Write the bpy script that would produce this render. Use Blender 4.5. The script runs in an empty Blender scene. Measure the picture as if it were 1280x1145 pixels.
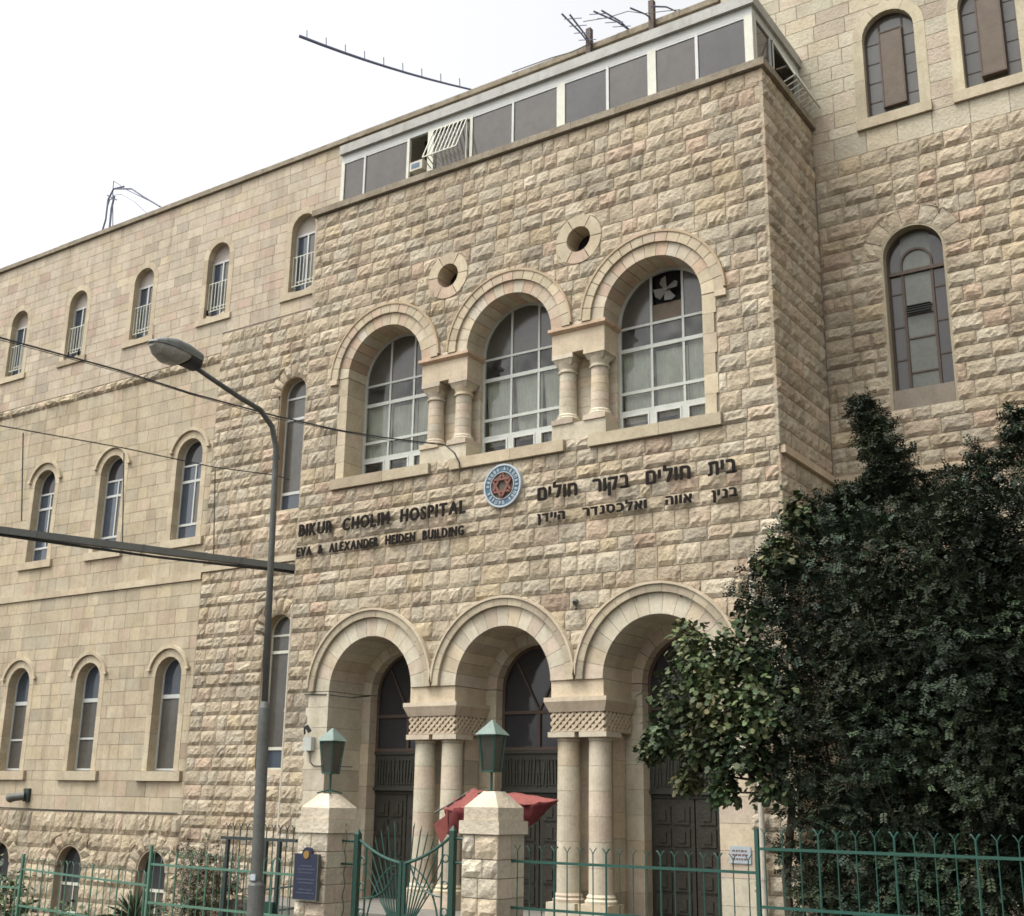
import bpy, math, random
from math import sin, cos, pi, sqrt, radians, atan2
from mathutils import Vector, Matrix
S = bpy.context.scene
C = S.collection
ZO = 1.8                                   # every height below is measured from the eye; lifted at the end
# ---------------------------------------------------------------- camera
RGT = Vector((.826, .564, .018)); UPV = Vector((.139, -.235, .962)); FWD = Vector((-.547, .792, .273))
yaw, pit, rol = 0.604301809, 0.27607719, 0.0188223125
R0 = Vector((cos(yaw), sin(yaw), 0)); F0 = Vector((-sin(yaw), cos(yaw), 0)); U0 = Vector((0, 0, 1))
FWD = F0*cos(pit)+U0*sin(pit); UU = -F0*sin(pit)+U0*cos(pit)
RGT = R0*cos(rol)+UU*sin(rol); UPV = -R0*sin(rol)+UU*cos(rol)
FPX, CX, CY = 1496.76, 620.2, 578.23
cam = bpy.data.objects.new('camera', bpy.data.cameras.new('camera')); C.objects.link(cam)
cam.matrix_world = Matrix(((RGT.x, UPV.x, -FWD.x, 0), (RGT.y, UPV.y, -FWD.y, 0), (RGT.z, UPV.z, -FWD.z, ZO), (0, 0, 0, 1)))
cam.data.sensor_width = 36; cam.data.lens = FPX/1280*36
cam.data.shift_x = (640-CX)/1280; cam.data.shift_y = (CY-572.5)/1280
cam.data.clip_end = 3000; cam.data.clip_start = .1
S.camera = cam
# ---------------------------------------------------------------- sky and sun (overcast)
SUN_EL, SUN_AZ = radians(62), radians(215)   # azimuth from +Y clockwise
W = bpy.data.worlds.new('World'); S.world = W; W.use_nodes = True
nt = W.node_tree; bg = nt.nodes['Background']
sky = nt.nodes.new('ShaderNodeTexSky'); sky.sky_type = 'NISHITA'; sky.sun_disc = False
sky.sun_elevation = SUN_EL; sky.sun_rotation = SUN_AZ; sky.dust_density = 6; sky.ozone_density = .6; sky.air_density = 1.0
hs = nt.nodes.new('ShaderNodeHueSaturation'); hs.inputs['Saturation'].default_value = .08
nt.links.new(sky.outputs[0], hs.inputs['Color']); nt.links.new(hs.outputs[0], bg.inputs[0]); bg.inputs[1].default_value = .15
sl = bpy.data.lights.new('sun', 'SUN'); sl.energy = .6; sl.angle = radians(22); sl.color = (1, .95, .87)
so = bpy.data.objects.new('sun', sl); C.objects.link(so)
sd = Vector((sin(SUN_AZ)*cos(SUN_EL), cos(SUN_AZ)*cos(SUN_EL), sin(SUN_EL)))
so.rotation_euler = sd.to_track_quat('Z', 'Y').to_euler(); so.location = (0, 0, 40)
S.view_settings.view_transform = 'Standard'; S.view_settings.look = 'None'; S.view_settings.gamma = 1
S.view_settings.use_curve_mapping = False; S.view_settings.exposure = 1.18
S.cycles.max_bounces = 6; S.cycles.filter_width = 1.65

# ---------------------------------------------------------------- helpers
def ray(x, y): return FWD+RGT*((x-CX)/FPX)-UPV*((y-CY)/FPX)
def at(x, y, Y):
    r = ray(x, y); return r*(Y/r.y)
def atX(x, y, X):
    r = ray(x, y); return r*(X/r.x)
def atZ(x, y, Z):
    r = ray(x, y); return r*(Z/r.z)
rnd = random.Random(7)
U = rnd.uniform

class MB:
    def __init__(s): s.v = []; s.f = []; s.c = []; s.t = (1, 1, 1)
    def add(s, vs, fs, tint=None):
        n = len(s.v); s.v += [tuple(p) for p in vs]; s.f += [tuple(i+n for i in f) for f in fs]
        s.c += [tint or s.t]*len(fs); return s
    def box(s, x0, x1, y0, y1, z0, z1, tint=None):
        return s.add([(x, y, z) for z in (z0, z1) for y in (y0, y1) for x in (x0, x1)],
            [(0, 2, 3, 1), (4, 5, 7, 6), (0, 1, 5, 4), (2, 6, 7, 3), (0, 4, 6, 2), (1, 3, 7, 5)], tint)
    def frus(s, x0, x1, y0, y1, z0, X0, X1, Y0, Y1, z1, tint=None):
        return s.add([(x0, y0, z0), (x1, y0, z0), (x0, y1, z0), (x1, y1, z0), (X0, Y0, z1), (X1, Y0, z1), (X0, Y1, z1), (X1, Y1, z1)],
            [(0, 2, 3, 1), (4, 5, 7, 6), (0, 1, 5, 4), (2, 6, 7, 3), (0, 4, 6, 2), (1, 3, 7, 5)], tint)
    def tube(s, pts, r, n=8, r1=None, cap=True, tint=None):
        pts = [Vector(p) for p in pts]; m = len(pts); vs = []
        for i, p in enumerate(pts):
            d = (pts[min(i+1, m-1)]-pts[max(i-1, 0)]).normalized()
            a = d.orthogonal() if i == 0 else (pa-d*pa.dot(d)); a.normalize(); pa = a; b = d.cross(a)
            rr = r if r1 is None else r+(r1-r)*i/(m-1)
            vs += [p+(a*cos(2*pi*k/n)+b*sin(2*pi*k/n))*rr for k in range(n)]
        fs = [(i*n+k, i*n+(k+1) % n, (i+1)*n+(k+1) % n, (i+1)*n+k) for i in range(m-1) for k in range(n)]
        if cap: fs += [tuple(range(n))[::-1], tuple((m-1)*n+k for k in range(n))]
        return s.add(vs, fs, tint)
    def bar(s, a, b, w, h=None, tint=None):
        a = Vector(a); b = Vector(b); h = h or w; d = (b-a).normalized()
        u = d.cross(Vector((0, 0, 1))); u = Vector((1, 0, 0)) if u.length < .05 else u.normalized(); t = u.cross(d).normalized()
        vs = [p+u*sx*w/2+t*sz*h/2 for p in (a, b) for sx, sz in ((-1, -1), (1, -1), (1, 1), (-1, 1))]
        return s.add(vs, [(0, 1, 2, 3), (7, 6, 5, 4), (0, 4, 5, 1), (1, 5, 6, 2), (2, 6, 7, 3), (3, 7, 4, 0)], tint)
    def lathe(s, x, y, prof, n=20, tint=None):
        vs = [(x+r*cos(2*pi*k/n), y+r*sin(2*pi*k/n), z) for r, z in prof for k in range(n)]; m = len(prof)
        fs = [(i*n+k, i*n+(k+1) % n, (i+1)*n+(k+1) % n, (i+1)*n+k) for i in range(m-1) for k in range(n)]
        fs += [tuple(range(n))[::-1], tuple((m-1)*n+k for k in range(n))]
        return s.add(vs, fs, tint)
    def join(s, o):
        n = len(s.v); s.v += o.v; s.f += [tuple(i+n for i in f) for f in o.f]; s.c += o.c; return s
    # wedge ring (voussoirs) in the XZ plane: centre c,z; radii; angles; y0 front, y1 back
    def wedge(s, c, z, r0, r1, a0, a1, y0, y1, n=3, tint=None, bev=.0):
        vs = []
        for i in range(n+1):
            a = a0+(a1-a0)*i/n
            for r, y in ((r0, y0), (r1, y0), (r1, y1), (r0, y1)): vs.append((c+r*cos(a), y, z+r*sin(a)))
        fs = []
        for i in range(n):
            k = i*4
            for j in range(4): fs.append((k+j, k+4+j, k+4+(j+1) % 4, k+(j+1) % 4))
        fs += [(0, 1, 2, 3), (n*4+3, n*4+2, n*4+1, n*4)]
        return s.add(vs, fs, tint)

WL = {}
def finish(o, mat, parent, smooth):
    if mat: o.data.materials.append(mat)
    if parent: o.parent = parent
    C.objects.link(o)
def make(name, mb, mat, parent=None, smooth=False, label=None, stuff=False):
    n = len(mb.v)
    if n == 0: return None
    xs = [p[0] for p in mb.v]; ys = [p[1] for p in mb.v]; zs = [p[2] for p in mb.v]
    c = Vector(((min(xs)+max(xs))/2, (min(ys)+max(ys))/2, min(zs)))
    me = bpy.data.meshes.new(name); me.from_pydata([(p[0]-c.x, p[1]-c.y, p[2]-c.z) for p in mb.v], [], mb.f)
    col = me.color_attributes.new('tint', 'FLOAT_COLOR', 'CORNER'); buf = []
    for f, t in zip(mb.f, mb.c): buf += [t[0], t[1], t[2], 1.0]*len(f)
    if len(buf) == len(me.loops)*4: col.data.foreach_set('color', buf)
    if smooth: me.polygons.foreach_set('use_smooth', [True]*len(me.polygons))
    me.update()
    o = bpy.data.objects.new(name, me); me.materials.append(mat); C.objects.link(o)
    WL[o.name] = c
    if parent: o.parent = parent; o.location = c-WL[parent.name]
    else: o.location = c
    if label: o['label'] = label
    if stuff: o['kind'] = 'stuff'
    return o
def tag(o, label, cat, group=None):
    o['label'] = label; o['category'] = cat
    if group: o['group'] = group
    return o
def thing(name, label, cat, loc, group=None):
    o = bpy.data.objects.new(name, None); C.objects.link(o); o.empty_display_size = .3
    o.location = loc; WL[o.name] = Vector(loc); return tag(o, label, cat, group)
def struct(name, mb, mat, **k):
    o = make(name, mb, mat, **k); o['kind'] = 'structure'; return o
def dup(o, parent, loc):                  # linked copy of one part
    c = o.copy(); C.objects.link(c); c.parent = parent; c.location = Vector(loc)-WL[parent.name]; WL[c.name] = Vector(loc)
    return c

# ---------------------------------------------------------------- materials
def mat(name, base=(.5, .5, .5), rough=.8, metal=0, noise=0, nscale=8, bump=0, bscale=20, tint=False, streak=0, spec=.5, stain=None, pits=0, detail=6, trans=0, coat=0, dark=(.3, .28, .24)):
    m = bpy.data.materials.new(name); m.use_nodes = True; t = m.node_tree; N = t.nodes; L = t.links
    b = N['Principled BSDF']; b.inputs['Roughness'].default_value = rough; b.inputs['Metallic'].default_value = metal
    b.inputs['Specular IOR Level'].default_value = spec; b.inputs['Coat Weight'].default_value = coat
    geo = N.new('ShaderNodeNewGeometry')
    if tint:
        a = N.new('ShaderNodeAttribute'); a.attribute_name = 'tint'
        mx = N.new('ShaderNodeMix'); mx.data_type = 'RGBA'; mx.blend_type = 'MULTIPLY'; mx.inputs[0].default_value = 1
        L.new(a.outputs['Color'], mx.inputs[6]); mx.inputs[7].default_value = (*base, 1); col = mx.outputs[2]
    else:
        rg = N.new('ShaderNodeRGB'); rg.outputs[0].default_value = (*base, 1); col = rg.outputs[0]
    def nz(scale, det=detail, vec=None, rgh=.6):
        n = N.new('ShaderNodeTexNoise'); n.inputs['Scale'].default_value = scale; n.inputs['Detail'].default_value = det; n.inputs['Roughness'].default_value = rgh
        L.new(vec or geo.outputs['Position'], n.inputs['Vector']); return n.outputs['Fac']
    def ramp(fac, a, bb, lo, hi):
        r = N.new('ShaderNodeMapRange'); r.inputs[1].default_value = a; r.inputs[2].default_value = bb; r.inputs[3].default_value = lo; r.inputs[4].default_value = hi
        L.new(fac, r.inputs[0]); return r.outputs[0]
    def mul(col, fac, c2):
        mx = N.new('ShaderNodeMix'); mx.data_type = 'RGBA'; mx.blend_type = 'MULTIPLY'
        L.new(fac, mx.inputs[0]); L.new(col, mx.inputs[6]); mx.inputs[7].default_value = (*c2, 1); return mx.outputs[2]
    if noise:
        col = mul(col, ramp(nz(nscale), .35, .7, 0, noise), (.55, .5, .44))
        col = mul(col, ramp(nz(nscale*7), .45, .75, 0, noise*.8), (.5, .46, .42))
    if stain:
        col = mul(col, ramp(nz(stain, 4), .48, .72, 0, .65), dark)
    if streak:
        mp = N.new('ShaderNodeMapping'); mp.inputs['Scale'].default_value = (2.2, 2.2, .22); L.new(geo.outputs['Position'], mp.inputs['Vector'])
        col = mul(col, ramp(nz(1.6, 5, mp.outputs[0]), .5, .75, 0, streak), (.55, .53, .5))
    if pits:
        col = mul(col, ramp(nz(bscale*1.5, 3), .62, .7, 0, pits), (.42, .37, .32))
    L.new(col, b.inputs['Base Color'])
    if bump:
        bp = N.new('ShaderNodeBump'); bp.inputs['Strength'].default_value = 1; bp.inputs['Distance'].default_value = bump
        L.new(nz(bscale, 5, None, .65), bp.inputs['Height']); L.new(bp.outputs[0], b.inputs['Normal'])
    return m
ROCK = mat('rock_faced_limestone', (1.1, 1.1, 1.1), .9, tint=True, noise=.45, nscale=1.3, bump=.042, bscale=19, stain=1.0, pits=.45, streak=.4, dark=(.50, .49, .48), spec=.2)
ASH = mat('smooth_limestone', (1.0, 1.005, .995), .85, tint=True, noise=.4, nscale=1.5, bump=.006, bscale=26, streak=.55, pits=.22, spec=.2)
TOOL = mat('tooled_limestone', (.95, .95, .94), .88, tint=True, noise=.45, nscale=2, bump=.022, bscale=16, pits=.25, spec=.2)
TRIM = mat('dressed_stone', (.985, .98, .965), .8, tint=True, noise=.42, nscale=2.5, bump=.006, bscale=22, streak=.35, spec=.25)
MORTAR = mat('mortar', (.30, .255, .20), .95, noise=.5, nscale=3, bump=.01, bscale=30)
CAPST = mat('weathered_coping', (.27, .235, .17), .9, noise=.8, nscale=2.5, bump=.012, bscale=14, streak=.5)
ALU = mat('white_window_frame', (.46, .475, .45), .45, noise=.25, nscale=4)
ALUG = mat('grey_green_frame', (.42, .44, .40), .5, noise=.3, nscale=4)
CREAM = mat('cream_painted_metal', (.53, .53, .44), .5, noise=.3, nscale=5)
GREYP = mat('grey_metal_fascia', (.34, .34, .31), .6, noise=.5, nscale=1.5, streak=.5)
GLASS = mat('window_glass', (.035, .036, .04), .06, noise=.3, nscale=.7, spec=.5, bump=.0015, bscale=2.5)
GLASSB = mat('bluish_window_glass', (.05, .065, .085), .07, noise=.5, nscale=.6, spec=.6, bump=.0015, bscale=2.5)
GLASSD = mat('dusty_glass', (.085, .082, .072), .16, noise=.5, nscale=.9, spec=.5)
CURT = mat('glass_over_pale_curtain', (.27, .28, .25), .18, noise=.35, nscale=1.6, spec=.5, streak=.5)
DUSK = mat('dark_dusty_glass', (.045, .042, .038), .12, noise=.4, nscale=1.2, spec=.5)
TINTG = mat('brown_tinted_glass', (.075, .066, .056), .1, noise=.6, nscale=.8, streak=.4)
TINTH = mat('grey_tinted_glass', (.055, .052, .05), .1, noise=.6, nscale=.8, streak=.4)
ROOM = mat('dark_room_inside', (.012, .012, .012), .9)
BROWN = mat('rusty_brown_frame', (.075, .05, .035), .7, noise=.6, nscale=9)
SHUT = mat('brown_board', (.12, .092, .065), .75, noise=.5, nscale=5, bump=.004, bscale=30)
DOORM = mat('dark_bronze_door', (.034, .031, .022), .55, metal=.25, noise=.5, nscale=7, bump=.012, bscale=16)
OLIVE = mat('olive_bronze_panel', (.030, .030, .02), .6, noise=.5, nscale=6, bump=.006, bscale=20)
GREENF = mat('green_fence_paint', (.010, .062, .045), .45, noise=.4, nscale=8)
GREENL = mat('pale_green_fence_paint', (.07, .165, .115), .5, noise=.5, nscale=8)
GREEND = mat('dark_green_gate_paint', (.009, .045, .032), .45, noise=.4, nscale=8)
BLKG = mat('dark_cage_paint', (.02, .032, .03), .5, noise=.4, nscale=8)
VERD = mat('verdigris_roof', (.13, .185, .155), .6, noise=.5, nscale=9)
LGLASS = mat('lantern_glass', (.045, .048, .038), .25, noise=.5, nscale=6)
POLE = mat('weathered_steel_pole', (.115, .12, .11), .6, metal=.3, noise=.6, nscale=3, streak=.4)
BEAM = mat('grey_steel_beam', (.12, .125, .115), .6, noise=.5, nscale=3)
DARK = mat('black_rubber', (.02, .02, .02), .6)
BLUEW = mat('faded_blue_aerial', (.07, .08, .14), .6)
LETT = mat('dark_metal_letters', (.014, .011, .009), .8, spec=.15, noise=.5, nscale=10)
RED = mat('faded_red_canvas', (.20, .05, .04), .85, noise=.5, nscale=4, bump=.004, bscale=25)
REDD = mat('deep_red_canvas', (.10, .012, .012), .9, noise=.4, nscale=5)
NAVY = mat('navy_plaque', (.012, .017, .04), .4, noise=.3, nscale=6)
GOLD = mat('gilt', (.28, .17, .05), .45, metal=.5)
PALET = mat('worn_silver_lettering', (.05, .06, .09), .5)
WHITEP = mat('white_enamel', (.36, .41, .44), .4, noise=.3, nscale=12)
BLUEE = mat('blue_enamel', (.05, .12, .18), .5, noise=.6, nscale=14)
ROSE = mat('brick_red_enamel', (.17, .065, .045), .7, noise=.5, nscale=12)
EBACK = mat('brown_emblem_ground', (.10, .085, .065), .8, noise=.6, nscale=14)
PIPE = mat('pale_pipe', (.48, .45, .38), .6, noise=.4, nscale=5, streak=.5)
PLBOX = mat('grey_plastic', (.42, .44, .40), .5, noise=.2, nscale=8)
ASPH = mat('asphalt', (.05, .05, .05), .9, noise=.4, nscale=3, bump=.008, bscale=60)
PAVE = mat('pavement', (.17, .16, .14), .9, noise=.5, nscale=3, bump=.004, bscale=40)
SOIL = mat('garden_soil', (.10, .075, .05), .95, noise=.6, nscale=3, bump=.03, bscale=8)
BARK = mat('bark', (.075, .055, .04), .95, noise=.6, nscale=9, bump=.02, bscale=20)
def leafmat(name):
    m = mat(name, (1, 1, 1), .6, tint=True, spec=.25); b = m.node_tree.nodes['Principled BSDF']
    return m
LEAF = leafmat('leaves')
def glazing(name, tint, k):
    m = bpy.data.materials.new(name); m.use_nodes = True; t = m.node_tree; N = t.nodes; L = t.links; N.remove(N['Principled BSDF'])
    tr = N.new('ShaderNodeBsdfTransparent'); tr.inputs[0].default_value = (*tint, 1); gl = N.new('ShaderNodeBsdfGlossy'); gl.inputs['Roughness'].default_value = .04
    fr = N.new('ShaderNodeFresnel'); fr.inputs[0].default_value = k; df = N.new('ShaderNodeBsdfDiffuse'); df.inputs[0].default_value = (.42, .42, .38, 1)
    m1 = N.new('ShaderNodeMixShader'); m2 = N.new('ShaderNodeMixShader'); nz = N.new('ShaderNodeTexNoise'); nz.inputs['Scale'].default_value = 3; mr = N.new('ShaderNodeMapRange')
    mr.inputs[1].default_value = .35; mr.inputs[2].default_value = .75; mr.inputs[3].default_value = .03; mr.inputs[4].default_value = .22; L.new(nz.outputs[0], mr.inputs[0])
    geo = N.new('ShaderNodeNewGeometry'); L.new(geo.outputs['Position'], nz.inputs['Vector'])
    L.new(mr.outputs[0], m1.inputs[0]); L.new(tr.outputs[0], m1.inputs[1]); L.new(df.outputs[0], m1.inputs[2])
    L.new(fr.outputs[0], m2.inputs[0]); L.new(m1.outputs[0], m2.inputs[1]); L.new(gl.outputs[0], m2.inputs[2]); L.new(m2.outputs[0], N['Material Output'].inputs[0]); return m
GLAZE = glazing('clear_dusty_glazing', (.75, .78, .74), 1.5)
CLOTH = mat('pale_curtain_cloth', (.8, .82, .74), .9, noise=.3, nscale=2)
ROOMW = mat('dim_room_wall', (.10, .09, .075), .9)

def pick(pal): 
    c = rnd.choice(pal); k = U(.9, 1.07)*.96*(U(.8, .92) if rnd.random() < .1 else 1); return (c[0]*k*.975, c[1]*k*1.01, c[2]*k*1.0)
P_ROCK = [(.47, .39, .29)]*5+[(.445, .365, .265)]*4+[(.47, .375, .28)]*3+[(.435, .37, .285)]*3+[(.48, .385, .265), (.47, .355, .265), (.51, .435, .335), (.41, .35, .27)]
P_ASH = [(.465, .385, .28)]*4+[(.455, .37, .265)]*4+[(.445, .372, .275)]*3+[(.465, .362, .27), (.475, .39, .27), (.425, .36, .272)]
P_ASHU = [(.49, .41, .32)]*5+[(.485, .395, .31)]*4+[(.465, .39, .31)]*3+[(.48, .365, .29), (.50, .41, .30)]
P_TOOL = [(.52, .46, .36)]*4+[(.50, .42, .33)]*2+[(.50, .41, .325), (.47, .42, .33), (.52, .44, .33)]
P_TRIM = [(.50, .42, .305), (.515, .435, .32), (.49, .40, .29)]
P_VOUS = [(.56, .48, .37), (.52, .39, .30), (.55, .46, .33), (.53, .43, .33), (.58, .51, .42), (.50, .365, .27)]
P_POR = [(.55, .49, .39), (.56, .46, .34), (.52, .45, .36), (.55, .45, .36), (.58, .51, .40)]

# ---------------------------------------------------------------- ground
def zg(x): return -1.8+max(-1.4, min(0, (x+9)*.075))
def sheet(name, x0, x1, y0, y1, dz, m, nx=30, flat=None):
    mb = MB(); vs = []; 
    for i in range(nx+1):
        x = x0+(x1-x0)*i/nx
        for y in (y0, y1): vs.append((x, y, (zg(x) if flat is None else flat)+dz))
    mb.add(vs, [(2*i, 2*i+2, 2*i+3, 2*i+1) for i in range(nx)]); return struct(name, mb, m)
g = MB(); g.add([(-600, -600, -4.35), (600, -600, -4.35), (600, 600, -4.35), (-600, 600, -4.35)], [(0, 1, 2, 3)])
struct('ground', g, SOIL)
sheet('road', -60, 40, -6, 10.4, -.12, ASPH, 100)
def slab(name, x0, x1, y0, y1, dz, dep, m, nx=40):
    mb = MB(); vs = []
    for i in range(nx+1):
        x = x0+(x1-x0)*i/nx; z = zg(x)+dz
        vs += [(x, y0, z-dep), (x, y0, z), (x, y1, z), (x, y1, z-dep)]
    fs = []
    for i in range(nx):
        k = 4*i
        for j in range(3): fs.append((k+j, k+4+j, k+5+j, k+1+j))
    mb.add(vs, fs); return struct(name, mb, m)
slab('kerb', -60, 40, 10.4, 10.56, .015, .6, CAPST)
slab('pavement', -60, 40, 10.56, 13.35, 0, .5, PAVE)
slab('pavement', -60, 40, -9, -6, 0, .5, PAVE)
g = MB(); g.box(-12.6, 3, 13.85, 20.6, -4.4, -1.85); g.box(-17.5, -12.601, 16.6, 20.6, -4.4, -1.85); struct('forecourt', g, PAVE)
g = MB(); g.box(-60, -12.62, 13.85, 16.59, -4.34, -3.9); g.box(-60, -17.52, 16.6, 20.6, -4.34, -3.9); struct('garden_bed', g, SOIL)

# ---------------------------------------------------------------- building
B = thing('hospital_building', 'long cream limestone hospital building with a projecting rock faced entrance block', 'building', (-17, 20.5, -1.85))
YF, YB, XL, XR = 18.0, 20.52, -17.5, -6.82

class Op:   # round headed opening (or full circle)
    def __init__(s, c, zb, zs, r, circ=False): s.c = c; s.zb = zb; s.zs = zs; s.r = r; s.circ = circ
    def top(s): return s.zs+s.r
    def hw(s, z):
        if s.circ: d = s.r*s.r-(z-s.zs)**2; return sqrt(d) if d > 0 else 0
        if z < s.zb-1e-6 or z > s.zs+s.r: return 0
        return s.r if z <= s.zs else sqrt(max(0, s.r**2-(z-s.zs)**2))
class Rect:
    def __init__(s, c, zb, zt, h): s.c = c; s.zb = zb; s.zt = zt; s.h = h
    def hw(s, z): return s.h if s.zb-1e-6 <= z <= s.zt+1e-6 else 0
def barriers(ops, zz, u0, u1):
    d = {}
    for o in ops:
        h = [o.hw(z) for z in zz]
        if max(h) <= .02 or not (u0 < o.c < u1): continue
        k = round(o.c, 1)
        if k in d: d[k] = (d[k][0], [max(a, b) for a, b in zip(d[k][1], h)])
        else: d[k] = (o.c, h)
    return sorted(d.values(), key=lambda t: t[0])
def spans(ops, zz, u0, u1):
    bs = [(u0, [0]*len(zz))]+barriers(ops, zz, u0, u1)+[(u1, [0]*len(zz))]
    for a, b in zip(bs, bs[1:]):
        yield [a[0]+h for h in a[1]], [b[0]-h for h in b[1]]
def fmap(kind):
    if kind == 'front': return lambda u, z, d: (u, YF-d, z)
    if kind == 'back': return lambda u, z, d: (u, YB-d, z)
    if kind == 'side': return lambda u, z, d: (XR+d, u, z)
    if kind == 'left': return lambda u, z, d: (XL-d, u, z)
STONES = {'rough_stone': [], 'ashlar_block': []}
def vis(mb):
    n = len(mb.v); c = Vector([sum(p[i] for p in mb.v)/n for i in range(3)])
    d = c.dot(FWD)
    x = CX+FPX*c.dot(RGT)/d; y = CY-FPX*c.dot(UPV)/d
    if not (0 < x < 1280 and 0 < y < 1145): return 0
    e = [max(p[i] for p in mb.v)-min(p[i] for p in mb.v) for i in range(3)]
    w = e[0]*RGT.x*c.y/c.length+e[1]*.5
    if c.x > -7 and c.z < 3 : return .01
    return w*e[2]/d**2*1e4
def rock_patch(f, M, ns, nt, bulge, tint, base=.012, back=-.05):
    mb = MB(); vs = []; r1 = U(.6, 1.25)
    tl = U(-.35, .35)
    for j in range(nt+1):
        t = j/nt
        for i in range(ns+1):
            s = i/ns; u, z = f(s, t)
            edge = i in (0, ns) or j in (0, nt)
            d = base+(0 if edge else 0)
            if not edge:
                d = base+bulge*r1*(U(.45, 1.2)+tl*(s-.5)+.5*(.5-t))
                u += U(-.25, .25)*bulge; z += U(-.2, .2)*bulge
            else: d += U(0, .006)
            vs.append(M(u, z, d))
    W1 = ns+1
    fs = [(j*W1+i, j*W1+i+1, (j+1)*W1+i+1, (j+1)*W1+i) for j in range(nt) for i in range(ns)]
    # side skirts
    ring = [i for i in range(W1)]+[j*W1+ns for j in range(1, nt+1)]+[nt*W1+i for i in range(ns-1, -1, -1)]+[j*W1 for j in range(nt-1, 0, -1)]
    n0 = len(vs)
    co = []
    for k in ring:
        j, i = divmod(k, W1); u, z = f(i/ns, j/nt); vs.append(M(u, z, back))
    R = len(ring)
    for k in range(R): fs.append((ring[k], n0+k, n0+(k+1) % R, ring[(k+1) % R]))
    mb.add(vs, fs, tint); return mb
def flat_patch(f, M, tint, base, back=-.05, ns=1, nt=1):
    mb = MB(); vs = []; W1 = ns+1
    for j in range(nt+1):
        for i in range(ns+1):
            u, z = f(i/ns, j/nt); vs.append(M(u, z, base))
    fs = [(j*W1+i, j*W1+i+1, (j+1)*W1+i+1, (j+1)*W1+i) for j in range(nt) for i in range(ns)]
    ring = [i for i in range(W1)]+[j*W1+ns for j in range(1, nt+1)]+[nt*W1+i for i in range(ns-1, -1, -1)]+[j*W1 for j in range(nt-1, 0, -1)]
    n0 = len(vs)
    for k in ring:
        j, i = divmod(k, W1); u, z = f(i/ns, j/nt); vs.append(M(u, z, back))
    R = len(ring)
    for k in range(R): fs.append((ring[k], n0+k, n0+(k+1) % R, ring[(k+1) % R]))
    mb.add(vs, fs, tint); return mb
def courses(z0, z1, pitch, keys=(), var=.14):
    ks = [z0]+sorted(k for k in keys if z0+.05 < k < z1-.05)+[z1]; out = []
    for a, b in zip(ks, ks[1:]):
        n = max(1, round((b-a)/pitch)); ws = [1+U(-var, var) for _ in range(n)]; t = sum(ws); z = a
        for w in ws: out.append((z, z+(b-a)*w/t)); z += (b-a)*w/t
    return out
def wall(parent, kind, u0, u1, z0, z1, ops, style, pitch, lmin, lmax, pal, keys=(), bulge=.05, joint=.0055, lib=None, holes=True, matr=None):
    M = fmap(kind); rock = style == 'rough_stone'
    for (a, b) in courses(z0, z1, pitch, keys, .2 if rock else .12):
        nt = 4 if rock else 3
        zz = [a+(b-a)*j/nt for j in range(nt+1)]
        zq = [a+.004]+zz[1:-1]+[b-.004]
        for Ls, Rs in spans(ops, zq, u0, u1):
            L0 = min(Ls); R1 = max(Rs)
            if R1-L0 < .06: continue
            js = [L0]; 
            x = L0+U(lmin*.5, lmax)
            while x < R1-lmin*.6: js.append(x); x += U(lmin, lmax)
            js.append(R1)
            for p, q in zip(js, js[1:]):
                xl = [max(p, l) for l in Ls]; xr = [min(q, r) for r in Rs]
                wd = [r-l for l, r in zip(xl, xr)]
                if max(wd) < .05: continue
                for k in range(len(wd)):
                    if xr[k] < xl[k]: m_ = min(max((xl[k]+xr[k])/2, p), q); xl[k] = xr[k] = m_
                g2 = joint
                straight = max(xl)-min(xl) < .001 and max(xr)-min(xr) < .001
                def f(s, t, xl=xl, xr=xr):
                    k = t*nt; i = min(int(k+1e-6), nt-1); fr = k-i
                    l = xl[i]+(xl[i+1]-xl[i])*fr; r = xr[i]+(xr[i+1]-xr[i])*fr
                    if r-l > 2.5*g2: l += g2; r -= g2
                    return l+(r-l)*s, a+g2+(b-a-2*g2)*t
                if rock:
                    mb = rock_patch(f, M, 7 if q-p > .5 else 6 if q-p > .34 else 4, 4, .78*bulge*(min(1, (q-p)/.25)), pick(pal))
                else:
                    mb = flat_patch(f, M, pick(pal), .012+U(0, .004), -.05, 1, 1 if straight else 3)
                STONES[style].append((vis(mb), mb, parent, matr))
def backing(name, kind, u0, u1, z0, z1, ops, label=None, dz=.12):
    M = fmap(kind); mb = MB(); zs = set([z0, z1])
    for o in ops:
        if isinstance(o, Rect): zs |= {o.zb, o.zb-.0005, o.zt, o.zt+.0005}
        elif o.circ:
            for k in range(13): zs.add(o.zs-o.r*cos(pi*k/12))
        else:
            zs |= {o.zb-.0005, o.zb}
            for k in range(10): zs.add(o.zs+o.r*sin(pi/2*k/9))
    z = z0
    while z < z1: zs.add(z); z += 1.5
    zs = sorted(t for t in zs if z0 <= t <= z1)
    for a, b in zip(zs, zs[1:]):
        if b-a < 1e-6: continue
        zq = [a+1e-7, b-1e-7]
        for Ls, Rs in spans(ops, zq, u0, u1):
            if max(Rs)-min(Ls) < .001: continue
            if Ls[0] > Rs[0]: Ls[0] = Rs[0] = (Ls[0]+Rs[0])/2
            if Ls[1] > Rs[1]: Ls[1] = Rs[1] = (Ls[1]+Rs[1])/2
            mb.add([M(Ls[0], a, 0), M(Rs[0], a, 0), M(Rs[1], b, 0), M(Ls[1], b, 0)], [(0, 1, 2, 3)])
    return make(name, mb, MORTAR, B, label=label)

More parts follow.
